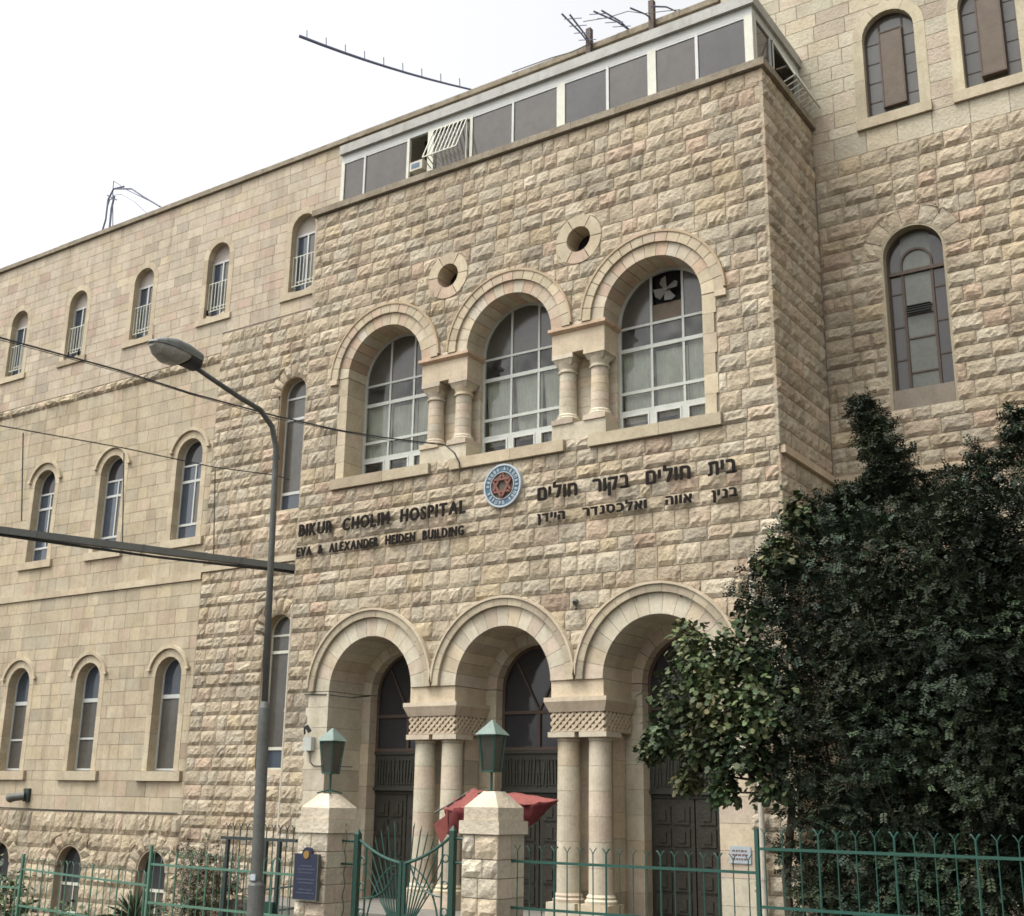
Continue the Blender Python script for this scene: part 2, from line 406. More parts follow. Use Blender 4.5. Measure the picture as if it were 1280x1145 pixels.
# ---- openings
CU = [-15.28, -12.18, -9.08]               # arches of the entrance block
up = [Op(c, 6.40, 8.62, 1.42) for c in CU]
upS = [Rect(c, 6.17, 6.41, 1.29) for c in CU]
upJ = [Rect(-13.73, 6.41, 8.62, 1.0), Rect(-10.63, 6.41, 8.62, 1.0)]
circ = [Op(x, 0, 10.36, .49, True) for x in (-13.70, -10.60)]
por = [Op(c, -2.3, 2.05, 1.53) for c in CU]
frontops = up+upS+upJ+circ+por
# fill between the pairs: above springing arcs clamp naturally
WM = 'wall'
w_front = backing('wall', 'front', XL, XR, -2.2, 12.74, [Op(c, 6.40, 8.62, 1.2) for c in CU]+[Op(x, 0, 10.36, .4, True) for x in (-13.7, -10.6)]+[Op(c, -2.3, 2.05, 1.25) for c in CU]+[Rect(c, 6.41, 8.62, .4) for c in (-13.73, -10.63)]+[Rect(c, -2.3, 2.05, .4) for c in (-13.76, -10.64)], 'rock faced front of the projecting entrance block')
def jambrect(z):  # outside jamb width of the end arches below springing
    return None
class OpJ(Op):     # arch whose lower jambs are narrower than its ring
    def __init__(s, c, zb, zs, r, rj): Op.__init__(s, c, zb, zs, r); s.rj = rj
    def hw(s, z):
        h = Op.hw(s, z); return min(h, s.rj) if z < s.zs-.02 else h
fo = [OpJ(-15.28, 6.40, 8.62, 1.42, 1.24), Op(-12.18, 6.4, 8.62, 1.42), OpJ(-9.08, 6.40, 8.62, 1.42, 1.24)]
P1c, P3c = -15.3, -9.1
po = [Op(P1c, -2.3, 2.05, 1.53), Op(-12.2, -2.3, 2.05, 1.53), Op(P3c, -2.3, 2.05, 1.53)]
wall(w_front, 'front', XL+.02, XR, -2.2, 12.72, fo+upS+upJ+circ+po, 'rough_stone', .30, .24, .62, P_ROCK, keys=[6.17, 6.41, 8.62, 10.36-.49, 10.36+.49, 2.05, 3.58, 5.62], matr=ROCK)
w_side = backing('wall', 'side', YF+.001, YB, -2.2, 12.74, [], 'rock faced side of the entrance block')
wall(w_side, 'side', YF-.03, YB-.02, -2.2, 5.55, [], 'rough_stone', .30, .3, .6, P_ROCK, matr=ROCK)
wall(w_side, 'side', YF-.03, YB-.02, 5.70, 12.72, [], 'rough_stone', .30, .3, .6, P_ROCK, matr=ROCK)
mb = MB(); mb.box(XR-.02, XR+.09, YF+.02, YB-.02, 5.56, 5.69, P_TRIM[2]); make('string_course', mb, TRIM, B)
mb = MB(); mb.box(XR+.1, 3, YB-.09, YB+.02, 5.56, 5.69, P_TRIM[2]); make('string_course', mb, TRIM, B)
# left flank of the block
mb = MB(); mb.add([(XL, YF, -2.2), (XL, YB, -2.2), (XL, YB, 12.74), (XL, YF, 12.74)], [(0, 1, 2, 3)]); w_l = make('wall', mb, MORTAR, B, label='hidden left flank of the entrance block')
wall(w_l, 'left', YF, YB, -2.2, 12.72, [], 'rough_stone', .30, .4, .8, P_ROCK, matr=ROCK)

# left wing
TW = [-20.4, -23.57, -26.67, -29.67, -32.6, -35.7]
MW = [-24.02, -27.18, -30.22, -33.3, -36.4]
ZT, ZM, ZGR = (12.52, 14.33), (6.42, 8.67), (.58, 2.90)
opT = [Op(c, 12.56, 14.33, .59) for c in TW]; opTs = [Rect(c, 12.36, 12.54, .67) for c in TW]
opM = [Op(c, 6.42, 8.67, .66) for c in MW]; opMs = [Rect(c, 6.20, 6.43, .79) for c in MW]
opG = [Op(c-.06, .58, 2.90, .66) for c in MW]; opGs = [Rect(c-.06, .34, .585, .83) for c in MW]
opB = [Op(c-.06, -4.3, -1.78, .53) for c in MW]
def inner(ops, d): return [Op(o.c, o.zb, o.zs, o.r-d) if isinstance(o, Op) else Rect(o.c, o.zb+.03, o.zt-.03, o.h-.05) for o in ops]
XE = -23.15
w_up = backing('wall', 'back', -38, -8.6, 11.95, 16.4, inner(opT, .12), 'smooth top storey wall of the left wing')
wall(w_up, 'back', -38, XL+.3, 11.98, 16.38, opT+opTs, 'ashlar_block', .268, .38, .75, P_ASHU, keys=[12.36, 12.54, 14.92], joint=.005, matr=ASH)
wall(w_up, 'back', XL+.3, -8.6, 13.9, 16.38, [], 'ashlar_block', .268, .38, .75, P_ASHU, joint=.005, matr=ASH)
w_mid = backing('wall', 'back', -38, XE, 5.46, 11.95, inner(opM, .12), 'smooth middle storey wall of the left wing')
wall(w_mid, 'back', -38, XE, 11.42, 11.98, [], 'ashlar_block', .27, .38, .75, P_ASHU, joint=.005, matr=ASH)
wall(w_mid, 'back', -38, XE, 5.46, 11.12, opM+opMs, 'ashlar_block', .33, .34, .7, P_ASH, keys=[6.2, 6.43, 9.33], joint=.005, matr=ASH)
wall(w_mid, 'back', -38, XE, 11.14, 11.40, [], 'rough_stone', .27, .4, .8, P_ASH, bulge=.10, matr=ROCK)
w_low = backing('wall', 'back', -38, XE, -.43, 5.28, inner(opG, .12), 'smooth ground storey wall of the left wing')
wall(w_low, 'back', -38, XE, -.43, 5.28, opG+opGs, 'ashlar_block', .345, .36, .75, P_ASH, keys=[.34, .585, 3.56], joint=.005, matr=ASH)
mb = MB(); x = -38
while x < XE: x2 = min(x+U(.8, 1.3), XE); mb.box(x, x2-.006, YB-.06, YB+.03, 5.29, 5.46, pick(P_TRIM)); x = x2
make('string_course', mb, TRIM, B)
w_base = backing('wall', 'back', -38, XL, -4.4, -.43, inner(opB, -.02), 'rock faced basement wall')
arcB = [Op(o.c, o.zb, o.zs, o.r+.34) for o in opB]
wall(w_base, 'back', -38, XE, -4.4, -.45, [OpJ(o.c, o.zb, o.zs, o.r+.34, o.r) for o in opB], 'rough_stone', .38, .3, .62, P_ASH, keys=[-1.78, -.95], bulge=.075, matr=ROCK)
# left bay, rough
ubay = [Op(-20.38, 6.74, 9.77, .44), Op(-20.34, .6, 3.78, .44)]
ubo = [OpJ(o.c, o.zb, o.zs, o.r+.34, o.r+.02) for o in ubay]
w_bay = backing('wall', 'back', XE, XL, -.43, 11.95, inner(ubay, -.01), 'rock faced bay between left wing and entrance block')
wall(w_bay, 'back', XE, XL, -4.4, 5.45, ubo, 'rough_stone', .325, .28, .62, P_ROCK, keys=[.6, 3.78, 4.56, -.43], bulge=.06, matr=ROCK)
wall(w_bay, 'back', XE, XL, 5.62, 11.93, ubo, 'rough_stone', .325, .28, .62, P_ROCK, keys=[6.74, 9.77, 10.55], bulge=.06, matr=ROCK)
mb = MB(); x = XE
while x < XL: x2 = min(x+U(.7, 1.2), XL); mb.box(x, x2-.006, YB-.07, YB+.03, 5.46, 5.61, pick(P_TRIM)); x = x2
make('string_course', mb, TRIM, B)
# right wing
RW = [-5.22, -3.43, -1.64, .15]
opR = [Op(c, 12.63, 14.36, .68) for c in RW]; opRs = [Rect(c, 12.41, 12.64, .70) for c in RW]
opRT = [Op(c, 6.78, 9.71, .55) for c in (-5.1, -2.2)]
w_r = backing('wall', 'back', XR-.02, 3, -2.2, 11.94, inner(opRT, -.02), 'rock faced lower wall of the right wing')
rto = [OpJ(o.c, o.zb, o.zs, o.r+.36, o.r+.01) for o in opRT]
wall(w_r, 'back', XR+.03, 3, -2.2, 5.55, [], 'rough_stone', .31, .28, .62, P_ROCK, bulge=.055, matr=ROCK)
wall(w_r, 'back', XR+.03, 3, 5.70, 11.94, rto, 'rough_stone', .305, .28, .64, P_ROCK, keys=[6.78, 9.71, 10.62], bulge=.06, matr=ROCK)
w_ru = backing('wall', 'back', -8.6, 3, 11.94, 20, inner(opR, .12), 'tooled upper wall of the right wing')
wall(w_ru, 'back', -8.6, 3, 11.94, 20, opR+opRs, 'ashlar_block', .335, .36, .75, P_TOOL, keys=[12.41, 12.64, 15.04], joint=.006, matr=TOOL)
# rough arch stones
def rough_arch(parent, o, kind='back', n=9, dr=.34, pal=P_ROCK, bulge=.055):
    M = fmap(kind)
    for k in range(n):
        a0 = pi-pi*k/n-.012; a1 = pi-pi*(k+1)/n+.012
        def f(s, t, a0=a0, a1=a1):
            a = a0+(a1-a0)*s; r = o.r+.012+(dr+.02)*t; return o.c+r*cos(a), o.zs+r*sin(a)
        mb = rock_patch(f, M, 3, 4, bulge, pick(pal)); STONES['rough_stone'].append((vis(mb), mb, parent, ROCK))
for o in opB: rough_arch(w_base, o, pal=P_ASH)
for o in ubay: rough_arch(w_bay, o)
for o in opRT: rough_arch(w_r, o, n=7, bulge=.035)

# ---- turn the stones into objects: the 300 largest of each kind singly, the rest joined
def emit():
    for kind, lst in STONES.items():
        lst.sort(key=lambda t: -t[0])
        for v, mb, par, m in lst[:298]: make(kind, mb, m, par)
        rest = {}
        for v, mb, par, m in lst[298:]: rest.setdefault(m.name, (m, MB()))[1].join(mb)
        for k, (m, mb) in rest.items():
            make({'rough_stone': 'rough_stonework', 'ashlar_block': 'ashlar_masonry'}[kind] if m is not TOOL else 'tooled_masonry', mb, m, B, stuff=True)
emit()

# ---- copings, roofs
mb = MB(); x = XL-.09
while x < XR+.09: x2 = min(x+U(.9, 1.5), XR+.09); mb.box(x, x2-.006, YF-.10, YF+.28, 12.745, 12.88+U(0, .012)); x = x2
y = YF+.29
while y < YB-.05: y2 = min(y+U(.8, 1.3), YB-.02); mb.box(XR-.28, XR+.10, y, y2-.006, 12.745, 12.88+U(0, .01)); y = y2+.001
make('coping', mb, CAPST, B)
mb = MB(); x = -38
while x < -8.62: x2 = min(x+U(1, 1.7), -8.62); mb.box(x, x2-.008, YB-.09, YB+.3, 16.4, 16.53+U(0, .015)); x = x2
make('coping', mb, CAPST, B)
mb = MB(); mb.box(-38, -8.62, YB+.3, 32, 16.2, 16.38); mb.box(-8.6, 3, YB+.03, 32, 19.9, 20.05); mb.box(-8.62, -8.6, YB+.03, 32, 16.38, 19.9)
mb.box(XL+.01, XR-.29, YF+.29, YB, 12.6, 12.75); make('roof', mb, CAPST, B)
mb = MB(); mb.box(-38.02, -38, YB, 32, -4.4, 16.2); mb.box(3, 3.02, YB, 32, -4.4, 19.9); mb.box(-38, 3, 32, 32.1, -4.4, 16.2); make('wall', mb, MORTAR, B, label='plain rear walls')

# ---- arch pieces
def ring(name, parent, c, z, r0, r1, y0, y1, n, pal, m=TRIM, a0=pi, a1=0, gap=.006, seg=3, off=0):
    for k in range(n):
        b0 = a0+(a1-a0)*k/n-gap/r0; b1 = a0+(a1-a0)*(k+1)/n+gap/r0
        mb = MB(); mb.wedge(c, z, r0, r1, b0, b1, y0-U(0, .004), y1, seg, pick(pal)); make(name, mb, m, parent)
def archring(mb, c, zb, zs, r0, r1, y0, y1, n=16, bottom=False, t=None):
    mb.wedge(c, zs, r0, r1, pi, 0, y0, y1, n, t)
    mb.box(c-r1, c-r0, y0, y1, zb, zs-.001, t); mb.box(c+r0, c+r1, y0, y1, zb, zs-.001, t)
    if bottom: mb.box(c-r0, c+r0, y0, y1, zb, zb+(r1-r0), t)
def hwz(c, zs, r, z): return r if z <= zs else sqrt(max(0, r*r-(z-zs)**2))
def ztop(c, zs, r, x): 
    d = r*r-(x-c)**2; return zs+sqrt(d) if d > 0 else zs
def pane(c, zs, r, x0, x1, z0, z1, y):
    x0 = max(x0, c-r); x1 = min(x1, c+r)
    if x1-x0 < .01: return None
    pts = []; n = 8
    for k in range(n+1):
        x = x0+(x1-x0)*k/n; zt = min(z1, ztop(c, zs, r, x))
        pts.append((x, max(zt, z0+.001)))
    mb = MB(); vs = [(x, y, z0) for x, z in pts]+[(x, y, z) for x, z in pts]
    mb.add(vs, [(k, k+1, n+2+k, n+1+k) for k in range(n)]); return mb
def barx(mb, c, zs, r, z, y0, y1, h):     # horizontal bar
    w = hwz(c, zs, r, z); 
    if w > .02: mb.box(c-w, c+w, y0, y1, z-h/2, z+h/2)
def barz(mb, c, zs, r, x, zb, y0, y1, w, zt=None):
    mb.box(x-w/2, x+w/2, y0, y1, zb, min(zt or 1e9, ztop(c, zs, r, x)))

IMP = [-13.73, -10.63]
# upper arcade
for i, c in enumerate(CU):
    zs = 8.62
    A = make('window_arch', MB().wedge(c, zs, 1.235, 1.30, pi, 0, YF+.02, YF+.5, 24, (.45, .36, .26)), TRIM, B)
    ring('voussoir', A, c, zs, .985, 1.235, YF-.035, YF+.64, 15, P_VOUS, gap=.004)
    ring('archivolt_stone', A, c, zs, 1.241, 1.42, YF-.085, YF+.05, 17, P_VOUS[1:4]+P_TRIM)
    e = MB(); e.wedge(c, zs, 1.421, 1.462, pi*.99, .01*pi, YF-.105, YF+.05, 30, (.42, .33, .22)); make('label_moulding', e, TRIM, A)
    s = MB(); s.box(c-1.29, c+.12, YF-.10, YF+.62, 6.18, 6.398, pick(P_TRIM)); s.box(c+.126, c+1.29, YF-.10, YF+.62, 6.18, 6.398, pick(P_TRIM)); make('sill', s, TRIM, B)
    # stone jambs (outer sides only) 
    for sd_ in ((-1,) if i == 0 else (1,) if i == 2 else ()):
        z = 6.40
        for k in range(6):
            z2 = z+(8.615-6.40)/6; x0, x1 = sorted((c+sd_*.985, c+sd_*(1.2 + .04*(k % 2))))
            make('jamb_block', MB().box(x0, x1, YF-.03, YF+.64, z, z2-.006, pick(P_VOUS[2:5]+P_TRIM)), TRIM, A); z = z2
        # kneeler block ending the moulding
        x0, x1 = sorted((c+sd_*1.25, c+sd_*1.46)); make('label_stop', MB().box(x0, x1, YF-.105, YF+.04, 8.50, 8.615, P_TRIM[1]), TRIM, A)
# paired columns and imposts of the upper arcade
def column(parent, x, y, z0, z1, r, bell=True, nseg=5):
    """drums, base and capital, each a sub-part"""
    col = make('column', MB().box(x-r*1.35, x+r*1.35, y-r*1.35, y+r*1.35, z0, z0+r*.55, pick(P_POR)), TRIM, parent)
    make('column_base', MB().lathe(x, y, [(r*1.3, z0+r*.56), (r*1.33, z0+r*.8), (r*1.15, z0+r*.95), (r*1.18, z0+r*1.1), (r*1.02, z0+r*1.3)], 22, pick(P_POR)), TRIM, col, smooth=False)
    zt = z1-(r*2.1 if bell else r*.75); za = z0+r*1.31; z = za
    for k in range(nseg):
        z2 = za+(zt-za)*(k+1)/nseg; rr = r*(1.0-.06*k/nseg)
        make('column_drum', MB().lathe(x, y, [(rr, z), (rr*.988, z2-.005)], 26, pick(P_POR)), TRIM, col, smooth=False); z = z2
    if bell:
        cp = MB().lathe(x, y, [(r*.95, zt), (r*1.12, zt+r*.08), (r*1.12, zt+r*.25), (r*.98, zt+r*.34), (r*1.0, zt+r*.5), (r*1.25, zt+r*1.15)], 22, pick(P_POR))
        cp.frus(x-r*.95, x+r*.95, y-r*.95, y+r*.95, zt+r*.9, x-r*1.25, x+r*1.25, y-r*1.25, y+r*1.25, zt+r*1.55, pick(P_POR))
        cp.box(x-r*1.32, x+r*1.32, y-r*1.32, y+r*1.32, zt+r*1.56, z1-.003, pick(P_POR))
    else:
        cp = MB().lathe(x, y, [(r*.93, zt), (r*1.02, zt+r*.15), (r*1.0, zt+r*.3)], 22, pick(P_POR)).box(x-r*1.3, x+r*1.3, y-r*1.3, y+r*1.3, zt+r*.31, z1-.003, pick(P_POR))
    make('capital', cp, TRIM, col)
for c in IMP:
    im = make('impost', MB().box(c-.565, c+.565, YF+.0, YF+.635, 8.10, 8.50, P_TRIM[1]), TRIM, B)
    make('cornice', MB().frus(c-.57, c+.57, YF-.005, YF+.645, 8.503, c-.62, c+.62, YF-.07, YF+.66, 8.55, (.46, .33, .23)).box(c-.62, c+.62, YF-.07, YF+.66, 8.553, 8.612, (.50, .37, .26)), TRIM, im)
    mb = MB()
    for k in range(7):
        z = 6.72+k*(8.1-6.72)/7; mb.box(c-.36, c+.36, YF+.36, YF+.45, z, z+1.38/7-.005, pick(P_POR)); mb.box(c-.572, c+.572, YF+.452, YF+.66, z, z+1.38/7-.005, pick(P_POR))
    mb.box(c-.57, c+.57, YF+.02, YF+.635, 6.41, 6.72, pick(P_POR))
    make('pier', mb, TRIM, im)
    for dx in (-.34, .34): column(im, c+dx, YF+.22, 6.722, 8.10, .17)
    # springer wedge between the two rings
    make('springer', MB().add([(c-.30, YF-.03, 8.62), (c+.30, YF-.03, 8.62), (c+.12, YF-.03, 8.86), (c-.12, YF-.03, 8.86), (c-.30, YF+.5, 8.62), (c+.30, YF+.5, 8.62), (c+.12, YF+.5, 8.86), (c-.12, YF+.5, 8.86)],
        [(0, 1, 2, 3), (7, 6, 5, 4), (0, 3, 7, 4), (1, 5, 6, 2), (3, 2, 6, 7), (0, 4, 5, 1)], P_VOUS[4]), TRIM, im)
# round windows
for x in (-13.70, -10.60):
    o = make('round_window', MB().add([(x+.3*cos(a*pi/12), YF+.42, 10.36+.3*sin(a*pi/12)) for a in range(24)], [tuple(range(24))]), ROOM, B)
    ring('voussoir', o, x, 10.36, .26, .50, YF-.035, YF+.4, 6, P_TRIM+[P_VOUS[2], P_VOUS[1]], a0=pi/2+.5, a1=pi/2+.5-2*pi, seg=6)
# ---- portico
for i, c in enumerate([P1c, -12.2, P3c]):
    zs = 2.05
    A = make('portico_arch', MB().wedge(c, zs, 1.385, 1.42, pi, 0, YF+.02, YF+1, 24, (.45, .36, .26)), TRIM, B)
    ring('voussoir', A, c, zs, 1.03, 1.385, YF-.03, YF+1.0, 15, P_POR, gap=.003)
    ring('archivolt_stone', A, c, zs, 1.391, 1.525, YF-.10, YF+.05, 15, [(.42, .36, .27), (.45, .38, .28), (.40, .33, .25)], gap=.003)
    e = MB(); e.wedge(c, zs, 1.526, 1.57, pi*.985, .015*pi, YF-.13, YF+.05, 30, (.50, .43, .32)); make('label_moulding', e, TRIM, A)
    # inner order
    e = MB(); n = 11
    for k in range(n): e.wedge(c, zs, .82, 1.06, pi-pi*k/n-.005, pi-pi*(k+1)/n+.005, YF+1.003, YF+1.36, 2, pick(P_POR))
    for s_ in (-1, 1):
        z = -1.85
        while z < 2.03:
            z2 = min(z+.42, 2.045); x0, x1 = sorted((c+s_*.82, c+s_*1.2)); e.box(x0, x1, YF+1.003, YF+1.36, z, z2-.005, pick(P_POR)); z = z2
    make('inner_arch', e, TRIM, A)
    # end jambs
    for s_ in ((-1,) if i == 0 else (1,) if i == 2 else ()):
        z = -1.85; k = 0
        while z < 2.04:
            z2 = min(z+.40, 2.046); x0, x1 = sorted((c+s_*1.03, c+s_*(1.62 if z < 1.6 else 1.56)))
            make('jamb_block', MB().box(x0, x1, YF-.03, YF+1.0, z, z2-.006, pick(P_POR)), TRIM, A); z = z2; k += 1
    # door
    Y0 = YF+1.22
    zt = at(480, 940, Y0).z; zb2 = at(480, 990, Y0).z; zh = at(440, 897, Y0).z; zs2 = zs
    D = make('entrance_door', MB().box(c-.82, c+.82, Y0+.05, Y0+.12, zb2-.04, zb2+.02), DOORM, B)
    for s_ in (-1, 1):
        lf = MB(); x0, x1 = sorted((c+s_*.012, c+s_*.82)); lf.box(x0, x1, Y0+.06, Y0+.11, -1.85, zb2-.05)
        leaf = make('door_leaf', lf, DOORM, D)
        pn = MB()
        for a in range(5):
            z0 = -1.75+a*(zb2+1.65)/5
            for b in range(2):
                xa = x0+.07+b*(x1-x0-.1)/2; xb = xa+(x1-x0-.2)/2
                pn.frus(xa, xb, Y0+.058, Y0+.059, z0, xa, xb, Y0+.058, Y0+.059, z0+.001)
                pn.box(xa, xb, Y0+.035, Y0+.06, z0, z0+(zb2+1.65)/5-.06)
                xm = (xa+xb)/2; zm = z0+(zb2+1.65)/10-.03; pn.box(xm-.07, xm+.07, Y0+.015, Y0+.036, zm-.09, zm+.09)
        make('relief_panel', pn, DOORM, leaf)
    tr = MB().box(c-.82, c+.82, Y0+.02, Y0+.10, zb2+.03, zt)
    tr.box(c-.82, c+.82, Y0-.02, Y0+.02, zt-.05, zt); tr.box(c-.82, c+.82, Y0-.02, Y0+.02, zb2+.03, zb2+.08)
    for k in range(22):
        x = c-.74+k*.07; tr.bar((x, Y0+.01, zb2+.13+U(0, .05)), (x+U(-.03, .05), Y0+.01, zt-.13-U(0, .05)), .03)
    for z in (zb2+.17, (zb2+zt)/2, zt-.16): tr.box(c-.76, c+.76, Y0+.0, Y0+.02, z-.008, z+.008)
    make('transom_panel', tr, OLIVE, D)
    fr = MB(); archring(fr, c, zt+.005, zs, .76, .82, Y0+.0, Y0+.08, 18, True)
    barx(fr, c, zs, .76, zh, Y0, Y0+.06, .06); fr.box(c-.03, c+.03, Y0+.005, Y0+.055, zt+.06, zh-.03)
    fr.bar((c, Y0+.03, zh+.03), (c-.5, Y0+.03, zs+.52), .035); fr.bar((c, Y0+.03, zh+.03), (c+.5, Y0+.03, zs+.52), .035)
    make('fanlight_frame', fr, BROWN, D)
    for x0, x1, z0, z1 in ((c-.78, c, zt, zh), (c, c+.78, zt, zh), (c-.78, c+.78, zh, 9)):
        p = pane(c, zs, .78, x0, x1, z0, z1, Y0+.045)
        if p: make('pane', p, GLASS, D)
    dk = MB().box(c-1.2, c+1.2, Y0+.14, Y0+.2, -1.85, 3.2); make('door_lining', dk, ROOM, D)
for c in (-13.77, -10.65):
    im = make('impost', MB().box(c-.52, c+.52, YF-.0, YF+1.0, 1.76, 2.046, pick(P_POR)), TRIM, B)
    make('abacus', MB().frus(c-.545, c+.545, YF-.02, YF+.98, 1.51, c-.62, c+.62, YF-.09, YF+1.0, 1.68, (.48, .40, .31)).box(c-.62, c+.62, YF-.09, YF+1.0, 1.682, 1.756, (.52, .45, .34)), TRIM, im)
    lt = MB().box(c-.50, c+.50, YF+.04, YF+.95, 1.18, 1.508, (.30, .23, .16))
    zb_, zt_ = 1.19, 1.50
    lt.box(c-.53, c+.53, YF+.0, YF+.97, 1.18, 1.205, (.48, .40, .30))
    h = (zt_-zb_)/2.5
    for fam in (1, -1):
        k = -5
        while k < 13:
            xa = c-.52+k*.13*1.0; 
            # strip from bottom (xa) to top, clipped to the face
            x0, z0, x1, z1 = xa, zb_, xa+fam*(zt_-zb_)*1.05, zt_
            lo, hi = c-.52, c+.52
            def clip(x0, z0, x1, z1):
                t0, t1 = 0, 1; dx = x1-x0
                if abs(dx) < 1e-9: return None
                ta, tb = sorted(((lo-x0)/dx, (hi-x0)/dx)); t0 = max(t0, ta); t1 = min(t1, tb)
                return None if t1-t0 < .05 else (x0+dx*t0, z0+(z1-z0)*t0, x0+dx*t1, z0+(z1-z0)*t1)
            q = clip(x0, z0, x1, z1)
            if q:
                d = .012 if fam > 0 else .0
                lt.bar((q[0], YF+.028-d, q[1]), (q[2], YF+.028-d, q[3]), .04, .046, (.50, .42, .31))
            k += 1
        k = -5
        while k < 12:
            ya = YF+.04+k*.13; y0_, z0, y1_, z1 = ya, zb_, ya+fam*(zt_-zb_)*1.05, zt_
            t0, t1 = 0, 1; dy = y1_-y0_; ta, tb = sorted(((YF+.02-y0_)/dy, (YF+.94-y0_)/dy)); t0 = max(0, ta); t1 = min(1, tb)
            if t1-t0 > .05:
                d = .012 if fam > 0 else 0
                for sx in (-1, 1):
                    lt.bar((c+sx*(.512+d), y0_+dy*t0, z0+(z1-z0)*t0), (c+sx*(.512+d), y0_+dy*t1, z0+(z1-z0)*t1), .04, .046, (.50, .42, .31))
            k += 1
    make('lattice_carving', lt, TRIM, im)
    pr = MB(); z = -1.85
    while z < 1.17:
        z2 = min(z+.43, 1.178); pr.box(c-.40, c+.40, YF+.52, YF+.96, z, z2-.005, pick(P_POR)); z = z2
    make('pier', pr, TRIM, im)
    make('plinth', MB().box(c-.6, c+.6, YF-.03, YF+.5, -1.85, -1.70, pick(P_POR)), TRIM, im)
    for dx in (-.31, .31): column(im, c+dx, YF+.25, -1.70, 1.178, .205, bell=False, nseg=6)
    make('springer', MB().frus(c-.16, c+.16, YF-.03, YF+.2, 2.05, c-.005, c+.005, YF-.03, YF+.2, 2.42, P_POR[0]), TRIM, im)
# portico ceiling/side closure behind arches
mb = MB(); mb.box(XL+.1, XR-.1, YF+1.37, YF+1.42, -1.85, 4.0)
# ---------------------------------------------------------------- windows
def surround(parent, c, zb, zs, ro, ri, pal, y1=.24, y0=-.02, nj=4, nv=5, m=TRIM, single=False, hood=0):
    mb = MB(); Y0 = YB+y0; Y1 = YB+y1; H = (zs-zb)/nj
    for k in range(nv): mb.wedge(c, zs, ri, ro, pi-pi*k/nv-.006, pi-pi*(k+1)/nv+.006, Y0-U(0, .003), Y1, 4, pick(pal))
    for s in (-1, 1):
        for k in range(nj):
            x0, x1 = sorted((c+s*ri, c+s*ro)); mb.box(x0, x1, Y0-U(0, .003), Y1, zb+k*H, zb+(k+1)*H-.004, pick(pal))
    return make('surround', mb, m, parent)
def simple_frame(parent, c, zb, zs, r, y, w, zbars=(), xbars=(), m=ALU, d=.05, bw=None):
    mb = MB(); archring(mb, c, zb, zs, r-w, r, y-d, y, 14, True); bw = bw or w
    for z, h in zbars: barx(mb, c, zs, r-w, z, y-d+.004, y-.004, h)
    for x, z0, z1 in xbars: barz(mb, c, zs, r-w, x, z0, y-d+.006, y-.006, bw, z1)
    return make('frame', mb, m, parent)
def pane_obj(parent, c, zs, r, x0, x1, z0, z1, y, m):
    p = pane(c, zs, r, x0, x1, z0, z1, y)
    if p: make('pane', p, m, parent)
for c in TW:                                 # top floor: tympanum panel over a grilled casement
    w = make('window', MB().box(c-.67, c+.67, YB-.07, YB+.2, 12.365, 12.535, pick(P_TRIM)), TRIM, B)
    surround(w, c, 12.54, 14.33, .60, .42, P_TRIM, nj=5)
    y = YB+.23; z1 = 14.28
    tp = pane(c, 14.33, .44, c-.44, c+.44, z1, 99, y-.05); make('lunette_panel', tp, mat('grey_lunette', (.36, .32, .28), .8, noise=.3, nscale=5) if 'grey_lunette' not in bpy.data.materials else bpy.data.materials['grey_lunette'], w)
    f = MB(); f.box(c-.42, c+.42, y-.06, y, z1-.06, z1); f.box(c-.42, c+.42, y-.06, y, 12.54, 12.60)
    for x in (-.395, 0, .395): f.box(c+x-.025, c+x+.025, y-.06, y, 12.6, z1-.061)
    f.box(c-.369, c+.369, y-.055, y-.004, 12.92, 12.96)
    make('frame', f, ALU, w)
    make('pane', MB().add([(c-.42, y-.02, 12.54), (c, y-.02, 12.54), (c, y-.02, z1), (c-.42, y-.02, z1)], [(0, 1, 2, 3)]), GLASSB, w)
    make('pane', MB().add([(c, y-.03, 12.54), (c+.42, y-.03, 12.54), (c+.42, y-.03, z1), (c, y-.03, z1)], [(0, 1, 2, 3)]), GLASSD, w)
    g = MB()
    for k in range(7): x = c-.38+k*.127; g.bar((x, y-.16, 12.78), (x, y-.16, 13.62), .018)
    for z in (12.78, 13.60): g.bar((c-.40, y-.16, z), (c+.40, y-.16, z), .02)
    for s in (-1, 1):
        for z in (12.78, 13.60): g.bar((c+s*.4, y-.16, z), (c+s*.4, y-.03, z), .02)
    make('grille', g, CREAM, w)
def hood(parent, c, zs, r, drop):
    h = MB(); a = math.asin(drop/r); n = 9
    for k in range(n): h.wedge(c, zs, r-.035, r+.045, pi-a-(pi-2*a)*k/n, pi-a-(pi-2*a)*(k+1)/n, YB-.085, YB+.02, 3, pick(P_TRIM))
    for s in (-1, 1): x = c+s*r*cos(a); h.box(x-.06+s*.02, x+.07+s*.02, YB-.10, YB+.02, zs+drop-.07, zs+drop-.002, P_TRIM[1])
    make('hood_moulding', h, TRIM, parent)
